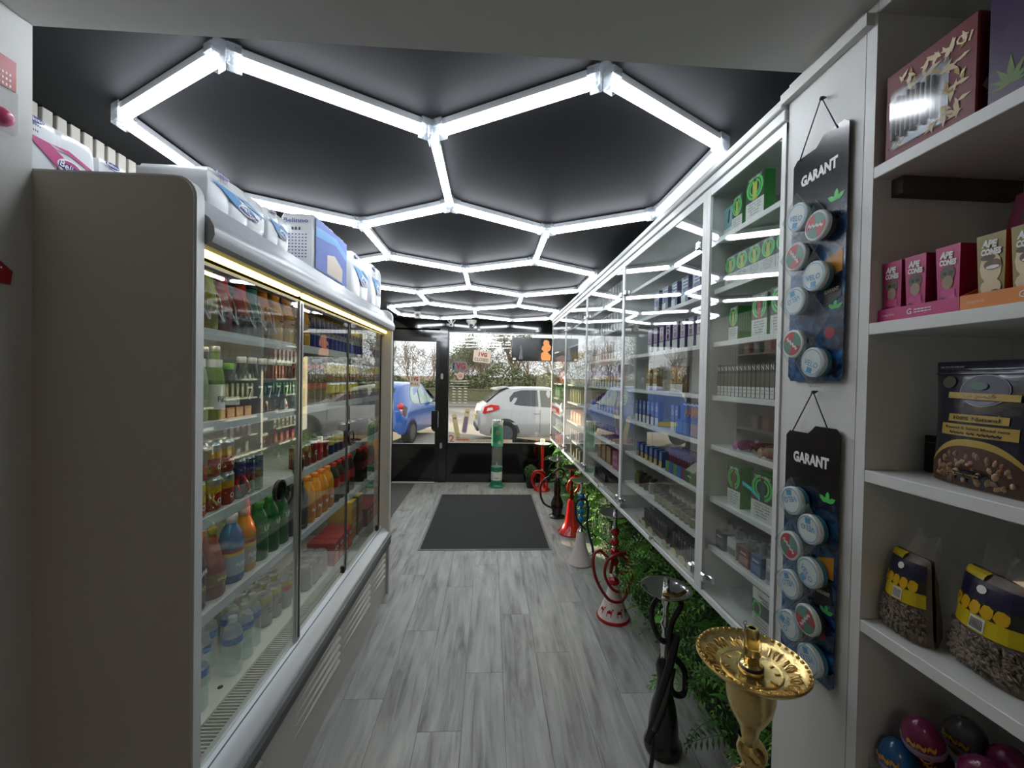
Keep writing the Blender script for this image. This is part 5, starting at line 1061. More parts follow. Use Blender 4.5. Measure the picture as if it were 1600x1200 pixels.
# things on the wall by the doorway
t = thing('hanging_packet', 'red-topped clear packet hanging high on the back room wall', 'packet', (-1.0585, .935, 2.06), PI/2)
MB().prism([(-.03, .10), (.03, .10), (.03, .165), (-.03, .165)], 'y', -.002, .002).build('header_card', P('header_red', '#9c2a2c', .4), t, 0); MB().bbox(-.03, -.012, 0, .03, .002, .10, .006).build('bag', FILM, t); MB().ball((0, -.004, .03), .02, 0, 10, 6).build('pink_sweets', P('sweet_pink', '#c24a72', .3), t); 
for q in range(3): text(t, 'IIIII', PAPER, .03, .005, -.0024, .005, .13-.012*q)
t = thing('red_tag', 'small red tag on the back room wall at eye height', 'tag', (-1.0595, .932, 1.735), PI/2); MB().prism([(-.022, .0), (.022, .0), (.026, .03), (.0, .05), (-.026, .03)], 'y', -.004, .0).build('tag', P('tag_red', '#b01f2a', .4), t, 0); MB().lathe([(.004, 0), (.004, .004)], 8, 0, (0, -.006, .03)).build('eyelet', CHROME, t)
# ---------------------------------------------------------------- artificial plant wall under the cabinets
t = thing('artificial_fern_panel', 'artificial green fern panel running beneath the glass cabinets', 'plant panel', (1.03, 3.4, 0))
MB().box(1.045, 1.06, 0, 1.064, 5.94, .775).wb('backing_mat', mat('moss_backing', '#26331d', .9, noise=.5, nscale=40), t, 0)
LF = [mat('leaf_dark', '#477a36', .45, vary=.35), mat('leaf_mid', '#62a03e', .45, vary=.35), mat('leaf_bright', '#8ac64e', .45, vary=.3), mat('leaf_pale', '#a9b8a0', .5, vary=.2)]
def frond(L, n, wd, droop, m):
    b = MB(); P_ = [Vector((0, 0, 0))]; a = .5
    for k in range(n): P_.append(P_[-1]+Vector((L/n*math.cos(a), 0, L/n*math.sin(a)))); a -= droop/n
    b.tube(P_, .0012, 3)
    for k in range(1, n+1):
        t_ = k/n; w_ = wd*math.sin(PI*min(1, .15+t_*.85))**.7+.004; p = P_[k]; d_ = (P_[k]-P_[k-1]).normalized()
        for s_ in (-1, 1):
            q = L/n*.48
            b.add([p-d_*q, p+Vector((0, s_*w_*.5, .006))-d_*q*.2, p+Vector((0, s_*w_, -.004))+d_*q*.6, p+Vector((0, s_*w_*.45, .004))+d_*q*.8], [(0, 1, 2, 3) if s_ < 0 else (3, 2, 1, 0)])
    return b.mesh('fern_frond', LF[m], 0)
def broad(L, W_, m):
    b = MB(); vs = []; n = 6
    for k in range(n+1):
        t_ = k/n; w_ = W_*math.sin(PI*min(.97, t_*.9+.06)); z = .3*L*math.sin(t_*2.2)
        vs += [(t_*L, -w_, z), (t_*L, 0, z-.006), (t_*L, w_, z)]
    b.add(vs, [q for k in range(n) for q in ([3*k, 3*k+3, 3*k+4, 3*k+1], [3*k+1, 3*k+4, 3*k+5, 3*k+2])]); return b.mesh('broad_leaf', LF[m], 60)
fr_ = [frond(.20, 11, .03, 1.7, 0), frond(.17, 10, .026, 1.5, 1), frond(.22, 12, .034, 1.9, 1), frond(.15, 9, .024, 1.3, 2), broad(.12, .022, 1), broad(.10, .028, 0), broad(.09, .02, 2), broad(.05, .022, 3)]
rp = random.Random(21)
for k in range(290):
    y = 1.1+4.78*(rp.random()**1.25); z = rp.uniform(.03, .74); me = fr_[rp.choice((0, 0, 1, 1, 1, 2, 2, 3, 3, 4, 4, 5, 6, 7))]
    o = ob(me.name.split('.')[0], me, t, (1.026-1.03, y-3.4, z), (rp.uniform(-.7, .7), rp.uniform(-.5, .5)+(.25 if z > .5 else -.15), PI+rp.uniform(-.9, .9)))
    sc = rp.uniform(.95, 1.45); o.scale = (sc,)*3
b = MB()
for k in range(7500):
    y = rp.uniform(1.07, 5.93); z = rp.uniform(.01, .77); d_ = rp.random()**1.6*.08*(1-.5*abs(z-.38)); p = Vector((1.046-d_-.004, y, z)); s_ = rp.uniform(.007, .018)
    q = Matrix.Rotation(rp.uniform(-.9, .9), 3, 'Z') @ Matrix.Rotation(rp.uniform(-.9, .9), 3, 'Y'); a = rp.uniform(0, 2*PI); l = Vector((0, math.cos(a), math.sin(a))); w_ = Vector((0, -math.sin(a), math.cos(a)))
    b.add([p, p+q@(l*s_+w_*s_*.45), p+q@(l*s_*2.1+Vector((-.006, 0, 0))), p+q@(l*s_-w_*s_*.45)], [(0, 1, 2, 3)], rp.choice((0, 0, 0, 1, 1, 2)))
o = b.wb('small_leaves', LF[:3], t, 0); o['kind'] = 'stuff'
# ---------------------------------------------------------------- hookahs
HG = 'hookahs standing along the plant wall'
def hose_part(t, pts, r, m, tip=None, ribs=False, n=8):
    S = spline(pts, 8)
    rad = r if not ribs else [r*(1.0 if (k % 2) else .86) for k in range(len(S))]
    if ribs: S = spline(pts, 26); rad = [r*(1.0 if (k % 2) else .84) for k in range(len(S))]
    h = MB().tube(S, rad, n).build('hose', m, t, 60)
    if tip:
        MB().tube([S[-1], S[-1]+(S[-1]-S[-2]).normalized()*tip[0]], [tip[1]*1.15, tip[1]*.7], 8).build('mouthpiece', tip[2], h)
    return h
def tray(t, z, r, m, n=28): return MB().lathe([(.012, z-.008), (r*.4, z-.007), (r*.7, z-.001), (r*.92, z+.011), (r*1.0, z+.020), (r*1.05, z+.022), (r*1.05, z+.0235), (r*.98, z+.022), (r*.9, z+.013), (r*.68, z+.002), (r*.4, z-.004), (.012, z-.005)], n).build('tray', m, t, 50)
BRASS = mat('polished_brass', '#d8bc78', .16, 1, noise=.12, nscale=14); BRASSE = mat('embossed_brass', '#e2c887', .24, 1, noise=.12, nscale=60, bump=.1)
# large brass hookah close to the camera
t = thing('hookah', 'tall polished brass hookah with embossed tray, standing before the white column', 'hookah', (.60, .879, 0), 0, HG); t.scale = (.93, .93, 1.054)
MB().lathe([(.085, 0), (.088, .02), (.07, .04), (.05, .06), (.07, .12), (.085, .18), (.07, .25), (.04, .30), (.03, .33)], 28).build('base', BRASS, t, 50)
m = MB(); prof = []; nz, nn = 90, 24
vs = []
for k in range(nz+1):
    z = .33+.375*k/nz; ph = k/nz
    for j in range(nn):
        a = 2*PI*j/nn; w_ = math.cos(a-2*PI*ph*3.2); r = .024+.011*max(-.2, w_)+.006*math.cos(2*PI*ph*6.4)
        vs.append((r*math.cos(a), r*math.sin(a), z))
m.add(vs, [[k*nn+j, k*nn+(j+1) % nn, (k+1)*nn+(j+1) % nn, (k+1)*nn+j] for k in range(nz) for j in range(nn)]).build('twisted_stem', BRASS, t, 60)
MB().lathe([(.022, .69), (.017, .71), (.024, .735), (.034, .75), (.048, .775), (.054, .80), (.055, .83), (.056, .845), (.052, .85)], 28).build('cup', BRASSE, t, 50)
z = .872
MB().lathe([(.03, z-.024), (.075, z-.022), (.112, z-.004), (.121, z+.004), (.1235, z+.008), (.121, z+.011), (.113, z+.004), (.109, z-.001), (.085, z-.009), (.068, z-.0135), (.066, z-.011), (.062, z-.0135), (.028, z-.014), (.026, z-.010)], 48).build('tray', BRASSE, t, 40)
m = MB()
for k in range(44):
    a = 2*PI*k/44; m.ball((.1165*math.cos(a), .1165*math.sin(a), z+.0085), .0042, 0, 6, 4)
for k in range(26):     # raised script-like relief around the tray
    a = 2*PI*k/26; r0, r1 = .078, .100; c, s_ = math.cos(a), math.sin(a)
    P0 = Vector((r0*c, r0*s_, z-.010)); P1 = Vector((r1*math.cos(a+.05), r1*math.sin(a+.05), z-.002)); mid = (P0+P1)/2+Vector((0, 0, .002))
    m.tube([P0, mid, P1], .0019, 5)
    if k % 2: m.tube(spline([P1, P1+Vector((-.006*s_, .006*c, 0)), mid+Vector((-.012*s_, .012*c, 0)), P0+Vector((-.008*s_, .008*c, .0))], 3), .0017, 5)
    if k % 3 == 0: m.tube([(x*.62, y*.62, z-.0125) for x, y in ((P0.x, P0.y), (P1.x*.95, P1.y*.95), (P1.x*.95-.006*s_, P1.y*.95+.006*c))], .0016, 5)
o = m.build('tray_relief', BRASSE, t, 60); o['kind'] = 'stuff'
MB().lathe([(.024, z-.012), (.024, z-.004), (.017, z), (.016, z+.012), (.021, z+.020), (.016, z+.028), (.0145, z+.034), (.0175, z+.05), (.0165, z+.066), (.013, z+.074), (.008, z+.074), (.007, z+.05)], 20).build('bowl_port', BRASS, t, 50)
MB().lathe([(.0255, z-.011), (.027, z-.010), (.027, z-.006), (.0255, z-.005)], 20).build('rubber_ring', BLACK, t)
MB().tube([(-.022, -.006, z+.005), (-.022, -.006, z+.085)], .0012, 6).tube([(-.022+.004*math.cos(a), -.006, z+.089+.004*math.sin(a)) for a in [2*PI*k/10 for k in range(10)]], .0010, 4, closed=True).build('tongs_pin', mat('steel_pin', '#8a8a8a', .3, 1), t); MB().bbox(-.034, -.010, z+.01, -.023, -.008, z+.072, .001).build('plastic_bag', FILM, t)
hose_part(t, [(-.03, .01, .28), (-.09, .06, .36), (-.15, .10, .45), (-.20, .10, .48), (-.235, .08, .46), (-.25, .06, .36), (-.23, .02, .2), (-.2, -.05, .06)], .018, mat('brass_hose', '#b79552', .35, .7), (.08, .012, BRASS), True, 10)
# black hookah with chrome tray
t = thing('hookah', 'glossy black hookah with chrome tray and black ribbed hose', 'hookah', (.755, 1.66, 0), 0, HG)
BHM = mat('black_resin', '#0d0d0e', .22, coat=.5); BH2 = mat('black_hose', '#151516', .4)
MB().lathe([(.074, 0), (.078, .012), (.076, .03), (.066, .045), (.062, .07), (.058, .13), (.048, .19), (.034, .24), (.030, .30), (.036, .34), (.034, .37), (.022, .39)], 28).build('base', BHM, t, 50)
MB().lathe([(.018, .385), (.014, .42), (.022, .44), (.014, .46), (.012, .50), (.018, .52), (.022, .535), (.012, .55), (.011, .60), (.017, .62), (.02, .655)], 20).build('stem', CHROME, t, 50)
tray(t, .66, .098, CHROME, 36); MB().lathe([(.016, .66), (.013, .70), (.012, .72), (.008, .725)], 16).build('bowl_port', CHROME, t, 50)
tn = MB().tube(spline([(-.03, -.03, .668), (.03, -.045, .669), (.075, -.02, .675)], 4), .0035, 6).tube(spline([(-.03, -.022, .668), (.03, -.03, .669), (.075, -.012, .675)], 4), .0035, 6).build('tongs', mat('brass_tongs', '#a98c50', .25, 1), t)
hose_part(t, [(.03, -.02, .40), (.07, -.03, .35), (.06, -.05, .27), (.0, -.07, .30), (-.01, -.06, .42), (.0, -.05, .55), (.05, -.03, .63), (.02, .01, .65), (-.05, .0, .62), (-.06, .0, .55), (-.03, -.03, .48), (.02, -.06, .50)], .0125, BH2, None, True)
hose_part(t, [(.02, -.06, .52), (-.01, -.08, .43), (-.05, -.10, .33), (-.09, -.13, .24), (-.13, -.16, .17)], .0165, BH2)
hose_part(t, [(.0, -.08, .40), (-.05, -.13, .31), (-.11, -.17, .22)], .0125, BH2, None, True); hose_part(t, [(-.12, -.15, .165), (-.10, -.12, .16), (-.05, -.07, .20), (-.01, -.02, .24)], .0105, BH2); hose_part(t, [(-.115, -.17, .20), (-.125, -.19, .14), (-.145, -.21, .08)], .008, BH2, (.02, .009, BLACK))
# red bead hookah with camels on the base
RB = mat('red_glass', '#b0101c', .12, coat=.4); WG = mat('white_frosted_glass', '#dcd6d4', .35)
t = thing('hookah', 'hookah with red bead stem, red hose and white camel-printed base', 'hookah', (.83, 2.6, 0), 0, HG)
MB().lathe([(.106, 0), (.108, .012), (.103, .018)], 32).build('red_foot', RB, t, 50); MB().lathe([(.100, .017), (.07, .09), (.048, .15), (.036, .20), (.028, .225)], 32).build('base', WG, t, 50)
for k, a0 in enumerate((-2.15, -1.35, -.6, -2.9)):
    m = MB(); out = [(-.026, -.02), (-.02, -.02), (-.018, .0), (.008, .0), (.010, -.02), (.016, -.02), (.018, .006), (.022, .022), (.030, .024), (.029, .031), (.018, .030), (.012, .014), (.006, .018), (.002, .026), (-.003, .017), (-.008, .025), (-.013, .016), (-.022, .010)]
    def onb(x, z): r = .100-(z-.017)*.41+.0008; return (r*math.cos(a0+x/r), r*math.sin(a0+x/r), z)
    m.add([onb(x*.8, .06+z*.9) for x, z in out], [list(range(len(out)))]).build('camel_print', RB, t, 0)
    MB().add([onb(.01*math.cos(2*PI*j/7), .115+.006*math.sin(2*PI*j/7)) for j in range(7)], [list(range(7))]).build('leaf_print', RB, t, 0)
MB().lathe([(.030, .222), (.036, .23), (.034, .245), (.030, .25)], 24).build('gasket', RB, t, 50)
MB().lathe([(.018, .25), (.022, .27), (.034, .29), (.036, .31), (.022, .335), (.014, .345), (.014, .62), (.010, .67)], 24).build('stem', CHROME, t, 50)
for z in (.365, .43, .495, .56): MB().ball((0, 0, z), .028, 0, 18, 10).build('red_bead', RB, t, 60); MB().lathe([(.014, z+.028), (.019, z+.033), (.014, z+.038)], 16).build('bead_ring', CHROME, t)
tray(t, .665, .098, CHROME, 32); MB().lathe([(.014, .665), (.012, .70), (.009, .71)], 14).build('bowl_port', CHROME, t)
RH = mat('red_hose', '#8e1420', .4); hose_part(t, [(.03, -.03, .30), (.09, -.03, .33), (.085, -.03, .42), (.02, -.05, .44), (-.06, -.06, .40), (-.075, -.05, .30), (-.02, -.06, .21), (.06, -.06, .205), (.10, -.05, .29), (.07, -.04, .39), (-.01, -.03, .42), (-.03, -.02, .30)], .0095, RH)
hose_part(t, [(.09, -.04, .22), (.03, -.08, .15), (-.06, -.10, .17), (-.13, -.08, .27), (-.155, -.06, .37), (-.14, -.03, .43), (-.10, -.02, .445), (-.07, -.02, .42)], .0095, RH, (.07, .010, CHROME))
# blue bead hookah
t = thing('hookah', 'hookah with bright blue bead stem, blue hose and pale frosted base', 'hookah', (.785, 3.38, 0), 0, HG)
MB().lathe([(.10, 0), (.105, .01), (.10, .02), (.075, .08), (.052, .14), (.040, .20), (.036, .25), (.03, .27)], 28).build('base', mat('pink_white_glass', '#d9cfcc', .3, noise=.08, nscale=20), t, 50)
MB().lathe([(.028, .268), (.032, .275), (.02, .29), (.012, .31), (.012, .64), (.018, .675)], 20).build('stem', CHROME, t, 50)
BB = mat('blue_glass', '#1f86b8', .12, coat=.4)
for z in (.375, .44, .505, .565): MB().ball((0, 0, z), .029, 0, 16, 10).build('blue_bead', BB, t, 60); MB().lathe([(.014, z+.029), (.02, z+.033), (.014, z+.037)], 14).build('bead_ring', CHROME, t)
tray(t, .68, .088, CHROME, 30); NH = mat('navy_hose', '#14233f', .35); hose_part(t, [(.03, -.03, .30), (.0, -.05, .33), (-.05, -.05, .40), (-.055, -.04, .50), (-.02, -.04, .555), (.035, -.04, .54), (.05, -.04, .46), (.04, -.05, .36), (.055, -.07, .27), (.08, -.09, .17), (.09, -.10, .10)], .010, NH, (.03, .007, NH))
# red hookah behind it
t = thing('hookah', 'all red hookah with wide flat base, half hidden behind the blue one', 'hookah', (.84, 4.05, 0), 0, HG)
RP = mat('red_plastic_gloss', '#c21a1c', .18, coat=.4); MB().lathe([(.13, 0), (.135, .012), (.12, .03), (.09, .06), (.06, .12), (.045, .22), (.04, .30), (.03, .34)], 28).build('base', RP, t, 50)
MB().lathe([(.02, .34), (.024, .37), (.016, .40), (.016, .56), (.022, .60), (.016, .64)], 18).build('stem', mat('dark_red_metal', '#5a1015', .25, .5), t, 50); tray(t, .645, .10, mat('pewter', '#8b8f86', .3, 1), 26)
hose_part(t, [(.03, 0, .40), (.07, -.02, .48), (.05, -.04, .58), (-.02, -.05, .55), (-.05, -.03, .46), (-.03, -.02, .42)], .012, RP); hose_part(t, [(.03, -.01, .56), (.08, -.03, .52), (.11, -.05, .46)], .014, RP)
# second black hookah
t = thing('hookah', 'slender black hookah with looping black hose beside the mat', 'hookah', (.775, 4.52, 0), 0, HG)
MB().lathe([(.085, 0), (.09, .015), (.06, .03), (.055, .06), (.068, .11), (.07, .16), (.05, .21), (.034, .25), (.04, .32), (.036, .40), (.02, .44)], 24).build('base', BHM, t, 50)
MB().lathe([(.016, .44), (.024, .47), (.014, .50), (.02, .53), (.012, .56), (.012, .60), (.02, .63)], 16).build('stem', CHROME, t, 50); tray(t, .635, .10, CHROME, 26); MB().lathe([(.014, .635), (.02, .66), (.012, .69), (.008, .70)], 12).build('bowl_port', CHROME, t)
hose_part(t, [(.02, -.02, .44), (.06, -.03, .47), (.06, -.04, .53), (.0, -.05, .55), (-.05, -.05, .51), (-.06, -.04, .45), (-.12, -.06, .46), (-.19, -.07, .40), (-.20, -.08, .28), (-.16, -.09, .18), (-.07, -.09, .13)], .0115, BHM, (.05, .008, BLACK)); hose_part(t, [(-.02, -.04, .42), (-.035, -.05, .30), (-.02, -.05, .20)], .012, BHM)
# red hookah by the window with white plate
t = thing('hookah', 'tall red hookah with white tray and coiled red hose beneath the window', 'hookah', (.745, 5.62, 0), 0, HG)
MB().lathe([(.11, 0), (.115, .012), (.09, .03), (.05, .06), (.035, .12), (.03, .20), (.028, .25)], 24).build('base', RP, t, 50); MB().lathe([(.03, .25), (.045, .27), (.03, .29), (.022, .30)], 18).build('collar', BHM, t); MB().lathe([(.022, .30), (.02, .33), (.02, .60), (.014, .63)], 16).build('stem', RP, t, 50)
MB().lathe([(.012, .63), (.09, .634), (.115, .65), (.112, .652), (.08, .642), (.012, .64)], 28).build('tray', mat('white_enamel', '#e2e2de', .25), t, 50); MB().lathe([(.02, .64), (.03, .66), (.034, .70), (.028, .715), (.02, .71)], 16).build('bowl', mat('white_enamel', ''), t, 50)
hose_part(t, [(.03, -.03, .25), (-.04, -.05, .28), (-.12, -.05, .26), (-.15, -.05, .16), (-.10, -.06, .04), (-.02, -.07, .02), (.06, -.06, .05), (.04, -.05, .18), (-.05, -.05, .25), (-.13, -.04, .20), (-.12, -.05, .08), (-.03, -.06, .02), (.08, -.05, .04)], .013, RP)
# topiary pot
t = thing('topiary_plant', 'small round green topiary ball in a black pot under the window', 'plant', (.60, 5.74, 0))
MB().lathe([(.055, 0), (.06, .01), (.075, .14), (.078, .15), (.068, .15), (.06, .13), (.001, .13)], 20).build('pot', BLACK, t, 40); m = MB()
for k in range(900):
    a, c = rp.uniform(0, 2*PI), rp.uniform(-.9, 1); s_ = math.sqrt(1-c*c); n_ = Vector((s_*math.cos(a), s_*math.sin(a), c)); p = Vector((0, 0, .225))+n_*rp.uniform(.075, .10); u = n_.orthogonal().normalized(); v = n_.cross(u); an = rp.uniform(0, 6.28); u, v = u*math.cos(an)+v*math.sin(an), v*math.cos(an)-u*math.sin(an)
    l = .013; m.add([p, p+u*l*.5+n_*.005, p+v*l+n_*.004, p-u*l*.5+n_*.005], [(0, 1, 2, 3)], rp.choice((0, 1)))
m.build('foliage', [mat('box_leaf', '#35562a', .5), mat('box_leaf_light', '#5d7d42', .5)], t, 0)['kind'] = 'stuff'
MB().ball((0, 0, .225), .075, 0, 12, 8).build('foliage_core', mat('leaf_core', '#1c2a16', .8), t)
# clear battery-recycling tube
t = thing('collection_tube', 'clear plastic collection tube with green bands standing before the window', 'tube', (.115, 5.80, 0))
GN = mat('tube_green', '#1d7a5c', .4); MB().lathe([(.11, 0), (.112, .012), (.09, .03), (.085, .05)], 24).build('foot', GN, t, 50)
MB().lathe([(.078, .05), (.078, .93), (.0765, .93), (.0765, .052)], 28).build('clear_tube', glass('tube_plastic', (.9, .94, .93), 1.6, .03, body=.06), t, 50)
MB().lathe([(.0788, .055), (.0792, .10)], 28, cap=False).build('lower_band', GN, t, 50); MB().lathe([(.0788, .10), (.0792, .29)], 28, cap=False).build('white_band', P('tube_white', '#d9dcd8', .4), t, 50)
MB().lathe([(.0798, .22), (.0798, .288)], 28, cap=False).build('green_band', GN, t, 50); MB().lathe([(.0795, .58), (.0795, .86)], 28, cap=False).build('upper_band', GN, t, 50); MB().lathe([(.0805, .58), (.0805, .64)], 28, cap=False).build('teal_band', P('tube_teal', '#3f9a80', .4), t, 50); MB().lathe([(.082, .905), (.084, .91), (.084, .94), (.08, .95), (.001, .95)], 28).build('lid', glass('tube_plastic', ()), t, 50)
def ctext(s, m, w_, h_, z, x=0): text(t, s, m, w_, h_, 0, x, z, curve=.0812)
text(t, 'O', P('tube_orange', '#d07a3a', .4), .05, .05, 0, 0, .78, curve=.081, bold=.04); ctext('@', P('tube_cream', '#cfcaa8', .4), .05, .05, .64, .03); ctext('A', P('tube_orange', ''), .022, .05, .23); ctext('====', INK, .06, .014, .135)
MB().lathe([(.004, .29), (.004, .33), (.002, .345), (.0, .35)], 8, 0, (0, 0, 0)).build('inner_nozzle', P('tube_white', ''), t)
# ---------------------------------------------------------------- in the window: screen, signs and stickers
t = thing('window_screen', 'black advertising screen hanging in the shop window with an orange figure', 'screen', (.60, 5.84, 1.965))
MB().bbox(-.30, -.02, -.162, .46, .02, .172, .004).build('screen', BLACKG, t); MB().box(-.29, -.0212, -.152, .45, -.02, .162).build('display', mat('screen_face', '#15171c', .2), t, 0)
m = MB(); ofig = P('screen_orange', '#d98d55', .5, emit=.35)
fig = [(.21, -.15), (.33, -.15), (.34, -.08), (.29, -.03), (.33, .0), (.34, .05), (.31, .09), (.315, .12), (.28, .145), (.24, .14), (.225, .10), (.235, .065), (.215, .05), (.20, .01), (.235, -.02), (.20, -.05), (.195, -.11)]
m.prism([(x-.075, z) for x, z in fig], 'y', -.0222, -.0214).build('orange_figure', ofig, t, 0)
m = MB(); m.prism([(-.20, -.14), (-.14, -.14), (-.15, .0), (-.16, .05), (-.17, .07), (-.185, .05), (-.18, .0)], 'y', -.0222, -.0214).build('grey_figure', P('screen_grey', '#5d6268', .5, emit=.15), t, 0); MB().box(-.285, -.0222, -.15, -.24, -.0214, -.12).build('badge', PAPER, t, 0); MB().box(-.02, -.0222, -.115, .05, -.0214, -.112).build('caption_line', P('screen_grey', ''), t, 0)
for s_ in (-.2, .3): MB().tube([(s_, 0, .17), (s_, .02, .27)], .003, 5).build('hanging_wire', DGREY, t)
CREAM = P('sign_cream', '#e2cdbb', .5); IRED = P('ivg_red', '#9c1c26', .4)
def ivg(t, w_, h_, y, cx, cz, tilt=0): text(t, 'I', INK, w_*.10, h_, y, cx-w_*.42, cz, bold=.02); text(t, 'VG', IRED, w_*.74, h_, y-.0005, cx+w_*.10, cz, bold=.05)
t = thing('closed_sign', 'tilted cream IVG CLOSED sign hanging in the shop window', 'sign', (-.125, 5.90, 1.855)); t.rotation_euler = (0, .10, 0)
MB().prism(rrect(-.125, -.085, .125, .085, .015), 'y', -.002, .002).build('board', CREAM, t, 0); ivg(t, .13, .06, -.003, .01, .03); text(t, 'CLOSED', INK, .20, .045, -.003, 0, -.045); MB().tube([(-.09, 0, .085), (.0, .03, .39), (.09, 0, .085)], .002, 5).build('cord', P('cord_cream', '#c4b89a', .6), t)
ST = 'stickers on the door and window glass'
def sticker(name, label, x, z, y=5.972): return thing(name, label, 'sticker', (x, y, z), 0, ST)
t = sticker('logo_sticker', 'dark red IVG logo sticker on the window beside the door post', -.455, 1.715); MB().prism(rrect(-.12, -.075, .12, .075, .06), 'y', -.0006, .0006).build('backing', mat('sticker_grey', '#8a9296', .5, trans=.35), t, 0); ivg(t, .19, .095, -.0012, 0, 0)
t = sticker('round_sticker', 'small round pink sticker below the IVG logo', -.437, 1.572); m = MB().lathe([(.055, 0), (.0551, .001)], 20); m.v = [(x, -z, y) for x, y, z in m.v]; m.build('disc', P('sticker_pink', '#d9b3a8', .5), t, 0); text(t, '@', P('sticker_rust', '#b5665a', .5), .06, .06, -.0016)
t = sticker('hours_sticker', 'white opening hours lettering on the window glass', -.455, 1.33); WT = P('window_white', '#e6e2d8', .5)
text(t, 'OPENING HOURS', WT, .27, .03, 0, 0, .165, flip=True); MB().box(-.14, -.0006, .085, .14, .0, .092).box(-.14, -.0006, .128, .14, 0, .134).build('border_line', WT, t, 0); text(t, '-- | ---', INK, .22, .02, -.0008, 0, .108, flip=True)
for k in range(6):
    for q in range(3): MB().prism([(-.10+.085*q, .055-.042*k), (-.045+.085*q, .050-.042*k), (-.05+.085*q, .063-.042*k), (-.085+.085*q, .068-.042*k)], 'y', -.0006, 0).build('hours_print', WT, t, 0)
t = sticker('pull_sticker', 'square cream IVG PULL sticker on the door glass', -1.09, 1.475, 5.963); MB().prism(rrect(-.072, -.075, .072, .085, .01), 'y', -.0006, .0006).build('backing', CREAM, t, 0); ivg(t, .10, .06, -.0012, 0, .04); text(t, 'PULL', INK, .12, .04, -.0012, 0, -.035)
t = sticker('vape_sticker', 'pale yellow vape pen sticker leaning left on the window', -.49, .84); t.rotation_euler = (0, -.18, 0); MB().prism(rrect(-.035, -.18, .035, .18, .03), 'y', -.0006, .0006).build('backing', P('vape_cream', '#e3d3b0', .5), t, 0); ivg(t, .04, .03, -.0012, 0, .11); MB().prism(rrect(-.025, -.16, .025, .05, .02), 'y', -.0012, -.0007).build('pen_print', P('vape_yellow', '#d6c98a', .5), t, 0)
t = sticker('vape_sticker', 'purple vape pen sticker leaning right on the window', -.345, .92); t.rotation_euler = (0, .14, 0); MB().prism(rrect(-.038, -.19, .038, .19, .03), 'y', -.0006, .0006).build('backing', P('vape_cream', ''), t, 0); ivg(t, .045, .03, -.0012, 0, .12); MB().prism(rrect(-.028, -.175, .028, .06, .02), 'y', -.0012, -.0007).build('pen_print', P('vape_purple', '#8d7fa0', .5), t, 0)
t = sticker('price_sticker', 'orange figure 2 price sticker low on the window', -.45, .655); text(t, '2', P('price_orange', '#d4602c', .5), .08, .10, 0, -.10, 0, bold=.04); MB().prism(rrect(-.04, -.045, .17, .02, .012), 'y', -.0006, .0006).build('backing', P('price_cream', '#e0c0a0', .5), t, 0); text(t, '~~~~', P('price_orange', ''), .17, .03, -.0012, .06, -.015)
t = sticker('strip_sticker', 'long cream strip with red print on the bottom of the window', .05, .625); MB().box(-.29, -.0006, -.022, .29, .0006, .022).build('backing', CREAM, t, 0); text(t, '===== ====', P('strip_red', '#c2665a', .5), .4, .018, -.0012, -.03, 0)
# sunlit poster on the side wall by the window (seen as a reflection in the fridge doors)
t = thing('wall_poster', 'cream striped poster on the side wall between cabinets and window', 'poster', (1.06, 5.54, 1.42), -PI/2); MB().box(-.36, -.004, -.42, .36, 0, .42).build('sheet', P('poster_cream', '#d9cf9f', .5), t, 0)
m = MB()
for k in range(7):
    for q in range(2): m.box(-.31+.09*k, -.0052, -.36+.40*q, -.265+.09*k, -.004, -.06+.38*q)
m.build('stripe_print', P('poster_tan', '#b5ab80', .5), t, 0)

# open shelf unit on the slat wall beyond the fridge (seen as a reflection in the narrow cabinet's door)
t = thing('wall_shelf', 'beige open shelf unit on the slat wall beyond the fridge', 'shelf unit', (-1.32, 3.85, .70)); BEI = mat('beige_board', '#b8ae9c', .55, noise=.05)
for y in (3.30, 4.40): MB().box(-1.439, y-.009, .70, -1.19, y+.009, 2.12).wb('side_panel', BEI, t, 0)
for z in (.70, 1.06, 1.46, 1.86): MB().bbox(-1.439, 3.31, z-.018, -1.19, 4.39, z, .0015).wb('shelf', BEI, t, 0)
for zi, (z, cs) in enumerate(((1.86, ('#a5564a', '#5d5f6d', '#b0604f', '#b5665a', '#555a6b', '#a85a50')), (1.06, ('#7a6a3c', '#c9a85c', '#6d7388', '#c2554f', '#8a4a3a')), (.70, ('#a03f6a', '#c98a5c', '#5a3f4a', '#c23f8a')))):
    for k, c in enumerate(cs):
        o = carton('gift_carton', f'{["red brown", "mustard", "plum"][zi]} toned gift carton, {ORD[k]} from the fridge on the beige {["top", "middle", "bottom"][zi]} shelf', .10, .10, .15 if zi else .12, c, [(-.35, .2, .35, .8, '#b8a894')]); setg(o, (-1.28, 3.46+.17*k, z+.0007), PI/2, 0, ); o['group'] = 'cartons on the beige wall shelf'
t = thing('mint_banner', 'mint green banner hanging on the slat wall by the beige shelf', 'banner', (-1.436, 4.62, 1.0), PI/2); MB().box(-.13, -.004, 0, .13, 0, .80).build('sheet', P('banner_mint', '#a8cdb8', .5), t, 0); MB().box(-.10, -.0052, .62, .10, -.004, .74).box(-.10, -.0052, .1, .10, -.004, .2).build('banner_print', P('banner_green', '#4f9a80', .5), t, 0)
for q in range(6): text(t, 'IIIIIIII', P('banner_green', ''), .17, .018, -.0052, 0, .54-.045*q)
